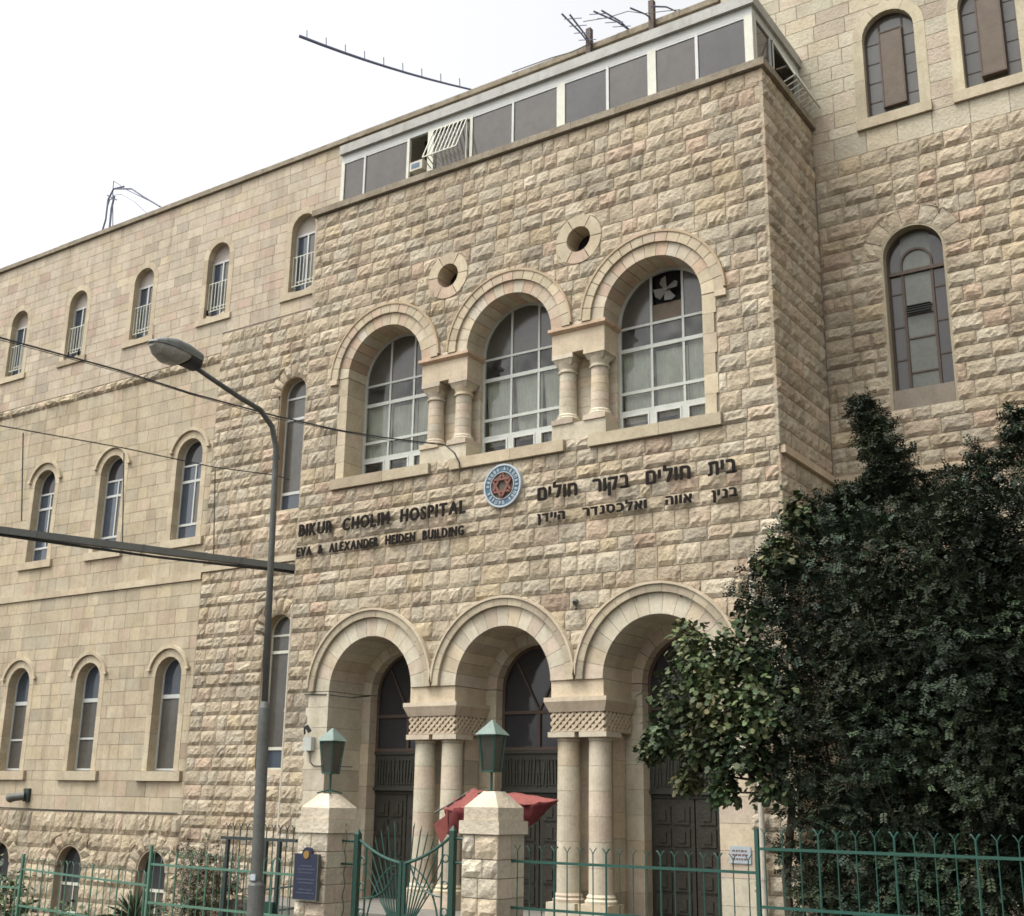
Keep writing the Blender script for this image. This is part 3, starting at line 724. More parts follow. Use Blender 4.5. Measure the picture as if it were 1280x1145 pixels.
for c in MW:
    w = make('window', MB().box(c-.78, c+.78, YB-.09, YB+.2, 6.205, 6.418, pick(P_TRIM)), TRIM, B)
    surround(w, c, 6.425, 8.67, .67, .49, P_TRIM, nj=5); hood(w, c, 8.67, .73, .22)
    y = YB+.25
    simple_frame(w, c, 6.425, 8.67, .50, y, .045, [(8.48, .05), (8.04, .07), (6.86, .06)], [(c+.04, 6.86, 8.46)], ALU)
    pane_obj(w, c, 8.67, .49, c-.5, c+.5, 8.48, 99, y-.02, GLASS); pane_obj(w, c, 8.67, .49, c-.5, c+.5, 8.04, 8.48, y-.02, GLASSB)
    pane_obj(w, c, 8.67, .49, c-.5, c+.04, 6.86, 8.04, y-.025, GLASSB); pane_obj(w, c, 8.67, .49, c+.04, c+.5, 6.86, 8.04, y-.02, GLASSD)
    pane_obj(w, c, 8.67, .49, c-.5, c+.5, 6.43, 6.86, y-.02, GLASSB)
for c0 in MW:
    c = c0-.06
    w = make('window', MB().box(c-.82, c+.82, YB-.10, YB+.2, .345, .578, pick(P_TRIM)), TRIM, B)
    surround(w, c, .585, 2.90, .67, .49, P_TRIM, nj=5); hood(w, c, 2.90, .73, .22)
    y = YB+.29
    simple_frame(w, c, .60, 2.90, .50, y, .05, [(2.42, .10), (1.42, .05)] if c0 < -24.5 else [(2.42, .10)], [], ALU)
    pane_obj(w, c, 2.9, .49, c-.5, c+.5, 2.42, 99, y-.02, GLASSB)
    if c0 < -24.5: pane_obj(w, c, 2.9, .49, c-.5, c+.5, .6, 1.42, y-.02, GLASSD); pane_obj(w, c, 2.9, .49, c-.5, c+.5, 1.42, 2.42, y-.02, GLASSD)
    else: pane_obj(w, c, 2.9, .49, c-.5, c+.5, .6, 2.42, y-.02, GLASSD)
    b = c                                      # basement window below
    wb = make('basement_window', MB().wedge(b, -1.78, .49, .53, pi, 0, YB-.0, YB+.3, 14, (.35, .29, .21)), TRIM, B)
    jb = MB(); jb.box(b-.56, b-.53, YB-.0, YB+.32, -4.3, -1.79, (.33, .27, .2)); jb.box(b+.53, b+.56, YB-.0, YB+.32, -4.3, -1.79, (.33, .27, .2)); jb.wedge(b, -1.78, .531, .56, pi, 0, YB, YB+.32, 14, (.33, .27, .2)); make('jamb', jb, TRIM, wb)
    y = YB+.26; simple_frame(wb, b, -4.2, -1.78, .53, y, .04, [(-2.22, .07), (-2.9, .04)], [(b, -4.2, -2.22)], CREAM, bw=.03)
    pane_obj(wb, b, -1.78, .53, b-.53, b+.53, -2.22, 99, y-.02, GLASS); pane_obj(wb, b, -1.78, .53, b-.53, b+.53, -4.2, -2.22, y-.02, GLASSD)
for o, cut in ((ubay[0], 1), (ubay[1], 0)):    # tall windows of the bay
    c, zb, zs, r = o.c, o.zb, o.zs, o.r
    jb = MB(); archring(jb, c, zb, zs, r-.01, r+.07, YB+.0, YB+.30, 16, False, (.38, .31, .22)); w = make('tall_window', jb, TRIM, B)
    make('sill', MB().box(c-r, c+r, YB-.03, YB+.28, zb-.10, zb+.02, P_TRIM[0]), TRIM, w)
    y = YB+.27; zt = zb+(zs-zb)*(.80 if cut else .86); z3 = zb+.5
    simple_frame(w, c, zb+.02, zs, r, y, .045, [(zt, .07), (z3, .07), (zs-.05, .05)], [], ALU if cut else CREAM)
    pane_obj(w, c, zs, r, c-r, c+r, zt, 99, y-.02, GLASSD); pane_obj(w, c, zs, r, c-r, c+r, z3, zt, y-.02, GLASSD); pane_obj(w, c, zs, r, c-r, c+r, zb+.02, z3, y-.02, GLASSB)
# big arcade windows
HZ = [at(777, yy, YF+.58).z for yy in (507, 485, 434, 409)]
HZ = [6.40+.50, 6.40+.50+.38, 6.40+1.72, 6.40+2.16]

for i, c in enumerate(CU):
    zs, r, y = 8.62, .97, YF+.60
    f = MB(); archring(f, c, 6.405, zs, r-.04, r+.04, y-.06, y, 22, True)
    for z, h in ((HZ[0], .085), (HZ[1], .06), (HZ[2], .075), (HZ[3], .045)): barx(f, c, zs, r-.04, z, y-.055, y-.005, h)
    for x in (-.30, .34): barz(f, c, zs, r-.04, c+x, HZ[0], y-.05, y-.008, .045)
    for x in (-.30, .34): f.box(c+x-.055, c+x+.055, y-.07, y-.003, 6.44, HZ[0]-.04)
    w = make('arcade_window', f, ALUG, B)
    xs = (c-r, c-.30, c+.34, c+r); zz = [6.44]+HZ+[99]
    for k in range(3):
        for j in range(5):
            m = GLAZE
            if j == 4: m = GLASSB if rnd.random() < .0 else GLASSD
            if i == 2 and j == 4 and k == 1:
                zf = 8.92
                pane_obj(w, c, zs, r, xs[k], xs[k+1], zz[j], zf, y-.03, SHUT)
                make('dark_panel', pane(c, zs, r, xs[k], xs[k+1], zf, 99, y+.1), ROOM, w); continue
            pane_obj(w, c, zs, r, xs[k], xs[k+1], zz[j], zz[j+1], y-.03+U(-.003, .003), m)
    rm = MB(); rm.box(c-1.25, c+1.25, y+1.6, y+1.65, 6.2, 9.9); rm.box(c-1.25, c+1.25, y+.05, y+1.6, 9.75, 9.8); rm.box(c-1.25, c+1.25, y+.05, y+1.6, 6.3, 6.38); rm.box(c-1.28, c-1.25, y+.05, y+1.65, 6.3, 9.8); rm.box(c+1.25, c+1.28, y+.05, y+1.65, 6.3, 9.8)
    make('room_lining', rm, ROOMW, w)
    for (ca, cb, zl_, zt_) in (((c-.98, c-.33, 6.62+U(0, .25), HZ[2]+.02), (c-.28, c+.36, 6.72+U(0, .15), HZ[2]-U(0, .12)), (c+.38, c+.98, 6.66, HZ[2]+.02))):
        cu = MB(); n = 26; sk = U(-.12, .12) if i != 1 else .16
        for q in range(n+1):
            x_ = ca+(cb-ca)*q/n; yy = y+.08+.008*sin(q*1.9+c)+.004*sin(q*4.1); cu.v += [(x_+sk*(1-q/n)*.6, yy+.02, zl_), (x_, yy, zt_)]
        cu.f = [(2*q, 2*q+2, 2*q+3, 2*q+1) for q in range(n)]; cu.c = [(1, 1, 1)]*n; make('curtain', cu, CLOTH, w)
    # lower white sashes
    sh = MB()
    for a, b in ((c-.93, c-.36), (c-.24, c+.28), (c+.40, c+.93)):
        for z0, z1 in ((6.45, 6.485), (6.82, 6.855)): sh.box(a, b, y-.08, y-.035, z0, z1)
        sh.box(a, a+.03, y-.08, y-.035, 6.486, 6.819); sh.box(b-.03, b, y-.08, y-.035, 6.486, 6.819)
    make('sash', sh, ALU, w)
FANM = mat('dull_grey_blade', (.16, .16, .145), .6, noise=.4, nscale=10)
fan = thing('ventilation_fan', 'four bladed grey extractor fan set in the right arcade window', 'fan', (-9.05, YF+.55, 9.15))
fc = (-9.05, YF+.52, 9.17)
hb = MB(); hb.tube([(fc[0], fc[1]-.03, fc[2]), (fc[0], fc[1]+.12, fc[2])], .045, 12); make('hub', hb, POLE, fan)
for k in range(4):
    a = .35+k*pi/2; mb = MB(); ux, uz = cos(a), sin(a); vx, vz = -uz, ux
    pts = []
    for (s, t) in ((.03, -.03), (.22, -.10), (.25, .02), (.2, .10), (.03, .04)):
        pts.append((fc[0]+ux*s+vx*t, fc[1]+t*.5, fc[2]+uz*s+vz*t))
    mb.add(pts+[(p[0], p[1]+.006, p[2]) for p in pts], [(0, 1, 2, 3, 4), (9, 8, 7, 6, 5)]+[(i, (i+1) % 5, 5+(i+1) % 5, 5+i) for i in range(5)]); make('blade', mb, FANM, fan)
# right wing, upper windows
for c in RW:
    w = make('window', MB().box(c-.70, c+.70, YB-.08, YB+.2, 12.415, 12.625, pick(P_TRIM)), TRIM, B)
    surround(w, c, 12.63, 14.36, .69, .49, [(.54, .47, .34), (.52, .45, .33)], y1=.16, nj=2, nv=3)
    y = YB+.17; f = MB(); archring(f, c, 12.64, 14.36, .46, .50, y-.04, y, 14, True)
    for x in (-.20, .24): barz(f, c, 14.36, .46, c+x, 12.66, y-.035, y-.004, .035)
    for k in range(4): barx(f, c, 14.36, .46, 13.03+k*.42, y-.03, y-.012, .018)
    make('frame', f, BROWN, w)
    for x0, x1 in ((-.48, -.2), (-.2, .24), (.24, .48)):
        for k in range(5): pane_obj(w, c, 14.36, .48, c+x0, c+x1, (12.64, 13.03, 13.45, 13.87, 14.29)[k], (13.03, 13.45, 13.87, 14.29, 99)[k], y-.02, GLASSD)
    t = .0 if c == RW[0] else .05
    s = MB().box(c-.18, c+.215, y-.10-t, y-.045, 12.86, 14.44); make('shutter_board', s, SHUT, w)
    s = MB()
    for x in (-.2, .215): s.box(c+x, c+x+.025, y-.11-t, y-.043, 12.83, 14.47)
    s.box(c-.174, c+.214, y-.11-t, y-.043, 12.83, 12.858); s.box(c-.174, c+.214, y-.11-t, y-.043, 14.442, 14.47); make('shutter_frame', s, BROWN, w)
for o in opRT:
    c, zb, zs, r = o.c, o.zb, o.zs, o.r
    jb = MB(); archring(jb, c, zb, zs, r-.02, r+.05, YB-.01, YB+.26, 18, False, (.36, .32, .23)); w = make('tall_window', jb, TRIM, B)
    make('sill', MB().box(c-r+.025, c+r-.025, YB-.0, YB+.2, zb, zb+.36, (.24, .21, .17)), TRIM, w)
    y = YB+.24; z0 = zb+.36; f = MB(); archring(f, c, z0, zs, r-.06, r-.021, y-.05, y, 18, True)
    barx(f, c, zs, r-.06, zs-.28, y-.08, y, .07)
    for x in (-.26, .26): f.box(c+x-.025, c+x+.025, y-.06, y-.005, z0+.04, zs-.315)
    f.wedge(c+.0, zs-.12, .25, .29, pi, 0, y-.06, y-.005, 12); f.box(c-.29, c-.25, y-.06, y-.005, zs-.244, zs-.121); f.box(c+.25, c+.29, y-.06, y-.005, zs-.244, zs-.121)
    for k, z in enumerate((z0+.35, z0+1.0, z0+1.45, z0+1.6)): f.box(c-.234, c+.234, y-.05, y-.008, z-.015, z+.015)
    for z in (z0+.62, z0+1.25, z0+1.9):
        f.box(c-r+.06, c-.286, y-.045, y-.01, z-.014, z+.014); f.box(c+.286, c+r-.06, y-.045, y-.01, z-.014, z+.014)
    make('frame', f, BROWN, w)
    for x0, x1 in ((-.5, -.26), (-.26, .26), (.26, .5)):
        for a, b in ((z0, z0+.62), (z0+.62, z0+1.25), (z0+1.25, z0+1.9), (z0+1.9, zs-.28), (zs-.28, 99)):
            pane_obj(w, c, zs, r-.04, c+x0, c+x1, a, b, y-.03, DUSK if abs(x0+.26) > .01 else mat('grimy_glass', (.10, .11, .088), .3, noise=.6, nscale=2) if 'grimy_glass' not in bpy.data.materials else bpy.data.materials['grimy_glass'])
    lv = MB()
    for k in range(4): lv.box(c-.22, c+.2, y-.12, y-.055, z0+1.47+k*.045, z0+1.48+k*.045)
    make('louvre', lv, DARK, w)
# ---------------------------------------------------------------- glazed roof room
SR = thing('glazed_roof_room', 'white framed glazed sunroom on top of the entrance block', 'sunroom', (-12, 19, 12.75))
Y1 = YF+.15; xl, xr = -16.97, -7.0; z0, z1 = 12.76, 14.02
mb = MB().box(xl-.02, xr+.06, Y1-.10, Y1+.1, 14.20, 14.42); mb.box(xr-.14, xr+.06, Y1+.102, YB-.03, 14.20, 14.42); make('fascia', mb, GREYP, SR)
mb = MB().box(xl-.02, xr-.14, Y1+.102, YB-.03, 14.36, 14.40); make('roof', mb, GREYP, SR)
mb = MB().box(xl, xr, Y1-.02, Y1+.05, z1, 14.198); mb.box(xr-.06, xr, Y1+.052, YB-.03, z1, 14.198)
mb.box(xl, xr, Y1-.03, Y1+.04, z0, z0+.14); mb.box(xr-.06, xr+.01, Y1+.052, YB-.03, z0, z0+.14); make('rail', mb, ALU, SR)
posts = [(-16.92, .10), (-16.27, .05), (-15.02, .07), (-14.40, .16), (-13.32, .07), (-12.26, .05), (-11.10, .19), (-10.03, .06), (-9.06, .18), (-8.12, .06), (-7.08, .16)]
for x, w_ in posts: make('post', MB().box(x-w_/2, x+w_/2, Y1-.025, Y1+.045, z0+.141, z1-.001), CREAM if w_ > .06 else ALU, SR)
for (a, wa), (b, wb_) in zip(posts, posts[1:]):
    if abs(a+15.02) < .01: make('dark_opening_sheet', MB().box(a+wa/2, b-wb_/2, Y1+.5, Y1+.52, z0, 14.2), ROOM, SR); continue  # near-black sheet paints the shade inside the open window
    make('pane', MB().box(a+wa/2, b-wb_/2, Y1+.0, Y1+.008, z0+.14, z1), rnd.choice([TINTG, TINTG, TINTH]), SR)
    make('header', MB().box(a+wa/2, b-wb_/2, Y1-.018, Y1-.002, z1-.045, z1-.002), ALU, SR)
for y, w_ in ((Y1+.12, .10), (Y1+.85, .06), (YB-.1, .08)): make('post', MB().box(xr-.07, xr, y-w_/2, y+w_/2, z0+.141, z1-.001), ALU, SR)
make('pane', MB().box(xr-.04, xr-.03, Y1+.17, Y1+.82, z0+.14, z1), GLASS, SR); make('pane', MB().box(xr-.3, xr-.29, Y1+.88, YB-.14, z0+.14, z1), ROOM, SR)  # set-back second sheet is no glass: near-black colour for the shaded inside
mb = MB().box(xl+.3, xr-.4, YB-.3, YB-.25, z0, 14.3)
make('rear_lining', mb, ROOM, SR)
def tilt_grille(p0, p1, out, zt, zb, n):
    mb = MB(); a = Vector(p0); b = Vector(p1); o = Vector(out)
    for k in range(n):
        q = a.lerp(b, k/(n-1)); mb.bar(q+Vector((0, 0, zt)), q+o+Vector((0, 0, zb)), .02); mb.bar(q+o+Vector((0, 0, zb)), q+o*.15+Vector((0, 0, zb-.12)), .018)
    mb.bar(a+Vector((0, 0, zt)), b+Vector((0, 0, zt)), .03); mb.bar(a+o+Vector((0, 0, zb)), b+o+Vector((0, 0, zb)), .025)
    for q in (a, b): mb.bar(q+Vector((0, 0, zt)), q+Vector((0, 0, zb-.15)), .02)
    make('tilted_grille', mb, CREAM, SR)
tilt_grille((-14.30, Y1-.05, 0), (-13.42, Y1-.05, 0), (0, -.36, 0), 13.98, 13.15, 9)
tilt_grille((xr+.03, Y1+.9, 0), (xr+.03, YB-.15, 0), (.40, 0, 0), 13.98, 13.10, 9)
ac = thing('wall_clock_unit', 'beige boxed unit standing in the open sunroom window', 'air conditioner', (-14.75, Y1, 12.9))
ac.name = 'window_air_conditioner'; WL['window_air_conditioner'] = WL['wall_clock_unit']
p = at(524, 210, Y1)
make('casing', MB().box(p.x-.17, p.x+.17, Y1-.12, Y1+.25, p.z-.10, p.z+.11, None), PIPE, ac); make('vent', MB().box(p.x-.12, p.x+.10, Y1-.126, Y1-.121, p.z-.05, p.z+.06), BLUEE, ac)

# ---------------------------------------------------------------- signs and emblem
def letters(root, text, x0, x1, zb, h, y, m, depth=.012, bold=.016, serif=False):
    objs = []; x = 0; gap = .11
    for ch in text:
        if ch == ' ': x += .42; continue
        cu = bpy.data.curves.new('letter', 'FONT'); cu.body = ch; cu.extrude = .035; cu.offset = 0; cu.resolution_u = 3
        t = bpy.data.objects.new('letter', cu); C.objects.link(t); bpy.context.view_layer.update()
        me = bpy.data.meshes.new_from_object(t.evaluated_get(bpy.context.evaluated_depsgraph_get())); bpy.data.objects.remove(t)
        if not len(me.vertices): continue
        bo = bold/h*.7; vv = [tuple(v.co) for v in me.vertices]; ff = [tuple(p_.vertices) for p_ in me.polygons]; nv, nf = [], []
        if ch in '\u05d3\u05ea':              # built by hand: the font's outline of these two fills badly
            k_ = MB(); H_ = .592
            if ch == '\u05d3': k_.box(.02, .50, -.035, .035, H_-.085, H_); k_.box(.335, .415, -.034, .034, 0, H_-.086)
            else: k_.box(.07, .50, -.035, .035, H_-.085, H_); k_.box(.46, .54, -.034, .034, 0, H_-.04); k_.box(.14, .215, -.034, .034, .05, H_-.086); k_.box(.03, .20, -.033, .033, 0, .075)
            vv = [(x_, z_, y_) for x_, y_, z_ in k_.v]; ff = k_.f
        for q_, (dx_, dz_) in enumerate(((0, 0), (bo, 0), (-bo, 0), (bo*.5, bo*.55), (-bo*.5, -bo*.55))):
            n0_ = len(nv); nv += [(x_+dx_, y_+dz_, z_*(1-.06*q_)) for x_, y_, z_ in vv]; nf += [tuple(i_+n0_ for i_ in f_) for f_ in ff]
        bpy.data.meshes.remove(me); me = bpy.data.meshes.new('letter'); me.from_pydata(nv, [], nf)
        xs = [v.co.x for v in me.vertices]
        objs.append((me, x-min(xs), min(xs))); x += max(xs)-min(xs)+gap
    tot = x-gap; sx = (x1-x0)/tot; sz = h/.70
    for me, off, mn in objs:
        for v in me.vertices:
            X, Z, Yd = v.co.x, v.co.y, v.co.z
            v.co = ((X+off)*sx, -Yd*depth/.035, Z*sz)
        me.update(); cx_ = sum(v.co.x for v in me.vertices)/len(me.vertices)
        for v in me.vertices: v.co.x -= cx_
        me.materials.clear(); me.materials.append(m)
        o = bpy.data.objects.new('letter', me); C.objects.link(o); o.parent = root; o.location = Vector((x0+cx_, y, zb+U(-.006, .006)))-WL[root.name]
        o.rotation_euler = (0, radians(U(-1.2, 1.2)), 0)
YL = YF-.105
s = thing('lettered_sign', 'large dark metal letters reading BIKUR CHOLIM HOSPITAL on the stone wall', 'sign', (-15.2, YL, 5.27))
letters(s, 'BIKUR  CHOLIM  HOSPITAL', -17.35, -13.04, 5.27, .25, YL, LETT, bold=.019)
s = thing('lettered_sign', 'smaller dark letters EVA & ALEXANDER HEIDEN BUILDING below the hospital name', 'sign', (-15.2, YL, 4.84))
letters(s, 'EVA  &  ALEXANDER  HEIDEN  BUILDING', -17.38, -13.07, 4.85, .18, YL, LETT, bold=.016)
s = thing('lettered_sign', 'upper line of larger dark Hebrew letters right of the round emblem', 'sign', (-9.5, YL, 5.3))
letters(s, '\u05d1\u05d9\u05ea  \u05d7\u05d5\u05dc\u05d9\u05dd  \u05d1\u05e7\u05d5\u05e8  \u05d7\u05d5\u05dc\u05d9\u05dd'[::-1], -11.42, -7.53, 5.31, .27, YL, LETT, bold=.016)
s = thing('lettered_sign', 'lower line of smaller dark Hebrew letters right of the round emblem', 'sign', (-9.5, YL, 4.88))
letters(s, '\u05d1\u05e0\u05d9\u05df   \u05d0\u05d5\u05d5\u05d4   \u05d5\u05d0\u05dc\u05db\u05e1\u05e0\u05d3\u05e8   \u05d4\u05d9\u05d9\u05d3\u05df'[::-1], -11.43, -7.53, 4.90, .17, YL, LETT, bold=.012)
ex, ez, ey = -12.22, 5.70, YF-.10
ey += .035
EM = thing('round_emblem', 'round blue and white enamel emblem with a red six pointed star', 'emblem', (ex, ey, ez-.4))
def disc(r0, r1, y0, y1, n=40):
    return MB().wedge(ex, ez, r0, r1, 0, 2*pi, y0, y1, n)
make('rim', disc(.385, .42, ey-.035, ey+.09), WHITEP, EM); make('blue_band', disc(.27, .384, ey-.02, ey+.1), BLUEE, EM); make('inner_rim', disc(.255, .269, ey-.035, ey+.1), WHITEP, EM)
make('ground_disc', disc(.0001, .254, ey-.012, ey+.1), EBACK, EM)
st = MB()
for q in (0, 1):
    pts = [(ex+.235*sin(2*pi*k/3+q*pi), ez+.235*cos(2*pi*k/3+q*pi)) for k in range(3)]
    for k in range(3):
        a, b = pts[k], pts[(k+1) % 3]; st.bar((a[0], ey-.03-.006*q, a[1]), (b[0], ey-.03-.006*q, b[1]), .035, .045)
make('star', st, ROSE, EM)
mk = MB()
for k in range(26):
    if k % 7 == 6: continue
    a = 2*pi*k/26+.2; r = .327
    for q in range(2):
        a2 = a+U(-.03, .03)+(q-.5)*.08; mk.bar((ex+(r-.035)*cos(a2), ey-.026, ez+(r-.035)*sin(a2)), (ex+(r+.035)*cos(a2+U(-.05, .05)), ey-.026, ez+(r+.035)*sin(a2)), .014, .014)
    mk.bar((ex+(r+.03)*cos(a-.04), ey-.026, ez+(r+.03)*sin(a-.04)), (ex+(r+.03)*cos(a+.04), ey-.026, ez+(r+.03)*sin(a+.04)), .014, .014)
make('ring_lettering', mk, WHITEP, EM, stuff=True)

# ---------------------------------------------------------------- pipes, boxes, cables on the facade
def pipe(px, py, Y, zt, zb, r, label, m=PIPE, name='downpipe'):
    p = at(px, py, Y); t = thing(name, label, 'pipe', (p.x, Y, zb))
    make('pipe_shaft', MB().tube([(p.x, Y, zb), (p.x, Y, zt)], r, 10), m, t)
    k = MB(); z = zb+.8
    while z < zt: k.tube([(p.x, Y, z), (p.x, Y, z+.05)], r*1.25, 10); k.box(p.x-.01, p.x+.01, Y, Y+.12, z+.01, z+.04); z += 1.7
    make('bracket', k, m, t)
pipe(357, 900, YB-.14, at(358, 766, YB).z, -4, .04, 'thin pale downpipe beside the tall window left of the entrance block')
pipe(947, 900, YF-.14, at(926, 700, YF).z, -1.85, .045, 'pale downpipe on the entrance block partly behind the tree')
cb = MB(); cb.tube([at(381, 868, YF-.05), at(407, 868, YF-.04), at(440, 872, YF+.3), at(462, 870, YF+.9)], .012, 5)
tag(make('thin_cable', cb, DARK), 'thin dark cable crossing the left portico arch at its springing', 'cable')
p = at(388, 930, YF-.06)
ub = thing('junction_box', 'small grey box with a lamp bracket on the left portico jamb', 'junction box', (p.x, YF-.06, p.z))
make('casing', MB().box(p.x-.12, p.x+.10, YF-.15, YF-.04, p.z-.13, p.z+.13), PLBOX, ub)
make('bracket', MB().tube([(p.x-.15, YF-.08, p.z+.2), (p.x-.05, YF-.2, p.z+.32), (p.x+.08, YF-.24, p.z+.30)], .022, 6).tube([(p.x+.05, YF-.26, p.z+.34), (p.x+.12, YF-.22, p.z+.22)], .04, 8), DARK, ub)
make('lead', MB().tube([(p.x, YF-.06, p.z-.13), (p.x+.02, YF-.06, p.z-.35), (p.x+.12, YF-.05, p.z-.42), (p.x+.5, YF-.04, p.z-.42), (p.x+.9, YF+.2, p.z-.43)], .011, 5), DARK, ub)
p = at(24, 995, YB-.2)
fl = thing('wall_floodlight', 'dark bullet shaped floodlight low on the smooth left wall', 'floodlight', (p.x, YB-.2, p.z))
make('backplate', MB().box(p.x+.02, p.x+.24, YB-.1, YB-.01, p.z-.14, p.z+.2), BLKG, fl)
make('lamp_body', MB().tube([(p.x+.12, YB-.12, p.z+.0), (p.x-.06, YB-.28, p.z-.03), (p.x-.14, YB-.36, p.z-.05), (p.x-.18, YB-.36, p.z-.07)], .10, 14, .12), POLE, fl, smooth=False)
mb = MB(); mb.tube([(-38, YB-.03, -.40), (-33, YB-.03, -.36), (-28, YB-.03, -.41), (-23.3, YB-.035, -.40)], .012, 5)
tag(make('thin_cable', mb, DARK), 'thin dark cable clipped along the foot of the smooth left wall', 'cable')
p = at(722, 755, YF-.05)
mb = MB().tube([(p.x, YF-.10, p.z+.05), (p.x+.01, YF-.16, p.z)], .05, 8).tube([(p.x, YF-.1, p.z-.04), (p.x+.02, YF-.14, p.z-.1)], .025, 6)  # dark stub built in place of a dark stained hole
tag(make('dark_hole_stub', mb, POLE), 'small dark stub standing for a stained hole in the wall between the middle and right portico arches', 'wall mark')
p = at(925, 1069, YF-.06); nt_ = thing('notice_sign', 'small white notice with red and black lines on the right portico jamb', 'sign', (p.x, YF-.045, p.z-.15))
make('board', MB().box(p.x-.17, p.x+.17, YF-.05, YF-.036, p.z-.12, p.z+.13), WHITEP, nt_)
k = MB(); 
for j in range(3):
    x = p.x-.13
    while x < p.x+.1: w_ = U(.02, .05); k.box(x, x+w_, YF-.053, YF-.0505, p.z-.07+j*.06, p.z-.045+j*.06); x += w_+.015
make('red_print', k, ROSE, nt_, stuff=True)

# ---------------------------------------------------------------- gate piers, lanterns, plaque
def gate_pier(x0, x1, y0, y1, zc0, zc1, ztp, label, group):
    t = thing('gate_pier', label, 'gate pier', ((x0+x1)/2, (y0+y1)/2, zg(x0)), group)
    make('core', MB().box(x0+.03, x1-.03, y0+.03, y1-.03, zg(x0)-.3, zc0-.01), MORTAR, t)
    z = zg(x0)-.05; k = 0
    while z < zc0-.05:
        z2 = min(z+.235+U(-.02, .02), zc0); 
        if zc0-z2 < .1: z2 = zc0
        sp = x0+(x1-x0)*U(.35, .62)
        for a, b in ((x0, sp), (sp, x1)):
            f = lambda s, t_, a=a, b=b: (a+.006+(b-a-.012)*s, z+.006+(z2-z-.012)*t_)
            mb = rock_patch(f, lambda u, zz, d: (u, y0+.02-d, zz), 4, 3, .045 if k % 3 else .02, pick(P_POR), base=.02); make('pier_stone', mb, ROCK, t)
        sp = y0+(y1-y0)*U(.3, .7)
        for a, b in ((y0-.0, sp), (sp, y1)):
            for fx, sg in ((x1, 1), (x0, -1)):
                mb = flat_patch(lambda s, t_, a=a, b=b: (a+.004+(b-a-.008)*s, z+.004+(z2-z-.008)*t_), lambda u, zz, d, fx=fx, sg=sg: (fx-sg*.02+sg*d, u, zz), pick(P_POR), .02); make('pier_stone', mb, TOOL, t)
        z = z2; k += 1
    cp = MB().box(x0-.035, x1+.035, y0-.035, y1+.035, zc0+.004, zc1-.0, P_POR[0])
    ym, xm = (y0+y1)/2, (x0+x1)/2; zm = zc1+(ztp-zc1)*.45
    cp.box(x0+.01, x1-.01, y0+.01, y1-.01, zc1+.003, zm, P_POR[0])
    cp.frus(x0+.01, x1-.01, y0+.01, y1-.01, zm+.001, xm-.09, xm+.09, ym-.12, ym+.12, ztp, P_POR[4])
    make('cap', cp, TOOL, t)
    return t
YP = 13.3
a = at(578, 1045, YP); b = at(622.5, 1045, YP); zc0 = at(600, 1043, YP).z; zc1 = at(600, 1026, YP).z; ztp = at(600, 989, YP+.3).z
g1 = gate_pier(a.x, b.x, YP, YP+.62, zc0, zc1, ztp, 'square stone gate pier with a pale pyramid cap in front of the middle arch', 'gate piers')
a2 = at(373, 1045, YP); b2 = at(406, 1045, YP)
zc0b = at(390, 1041, YP).z; zc1b = at(390, 1024, YP).z; ztpb = at(405, 992, YP+.3).z
b2x = a2.x+(b.x-a.x)
g2 = gate_pier(a2.x, b2x, YP, YP+.62, zc0b, zc1b, ztpb, 'square stone gate pier with pyramid cap carrying the dark plaque', 'gate piers')
def lantern(x, y, zb, label, sc=1, ws=1):
    t = thing('gate_lantern', label, 'lantern', (x, y, zb), 'lanterns on the gate piers')
    ft = MB()
    for sx, sy in ((1, 1), (1, -1), (-1, 1), (-1, -1)): ft.bar((x, y, zb+.03), (x+sx*.13, y+sy*.13, zb-.015), .022)
    make('foot', ft, GREENF, t)
    make('stem', MB().tube([(x, y, zb), (x, y, zb+.28*sc)], .018, 8), GREENF, t)
    z0, z1 = zb+.28*sc, zb+.75*sc; r0, r1 = .115*sc*ws, .165*sc*ws
    gl = MB().frus(x-r0+.008, x+r0-.008, y-r0+.008, y+r0-.008, z0+.01, x-r1+.008, x+r1-.008, y-r1+.008, y+r1-.008, z1); make('glass', gl, LGLASS, t)
    fr = MB()
    for sx, sy in ((1, 1), (1, -1), (-1, 1), (-1, -1)): fr.bar((x+sx*r0, y+sy*r0, z0), (x+sx*r1, y+sy*r1, z1), .02)
    for r, z in ((r0, z0), (r1, z1)):
        for q in (-1, 1): fr.bar((x-r, y+q*r, z), (x+r, y+q*r, z), .02); fr.bar((x+q*r, y-r, z), (x+q*r, y+r, z), .02)
    make('frame', fr, GREENF, t)
    rf = MB().frus(x-.215*sc*ws, x+.215*sc*ws, y-.215*sc*ws, y+.215*sc*ws, z1+.012, x-.01, x+.01, y-.01, y+.01, z1+.21*sc); make('roof', rf, VERD, t)
xm1, xm2 = (a.x+b.x)/2, (a2.x+b2x)/2; ym = YP+.31
for (xm, px, pyb, pyt, lab) in ((xm1, 614, 993, 902, 'green lantern with verdigris roof on the pier before the middle arch'), (xm2, 412, 992, 912, 'green lantern with verdigris roof on the pier before the left arch')):
    q = at(px, pyb, ym); q2 = at(px, pyt, ym); lantern(q.x, ym, q.z+.02, lab, (q2.z-q.z)/.96, .80)
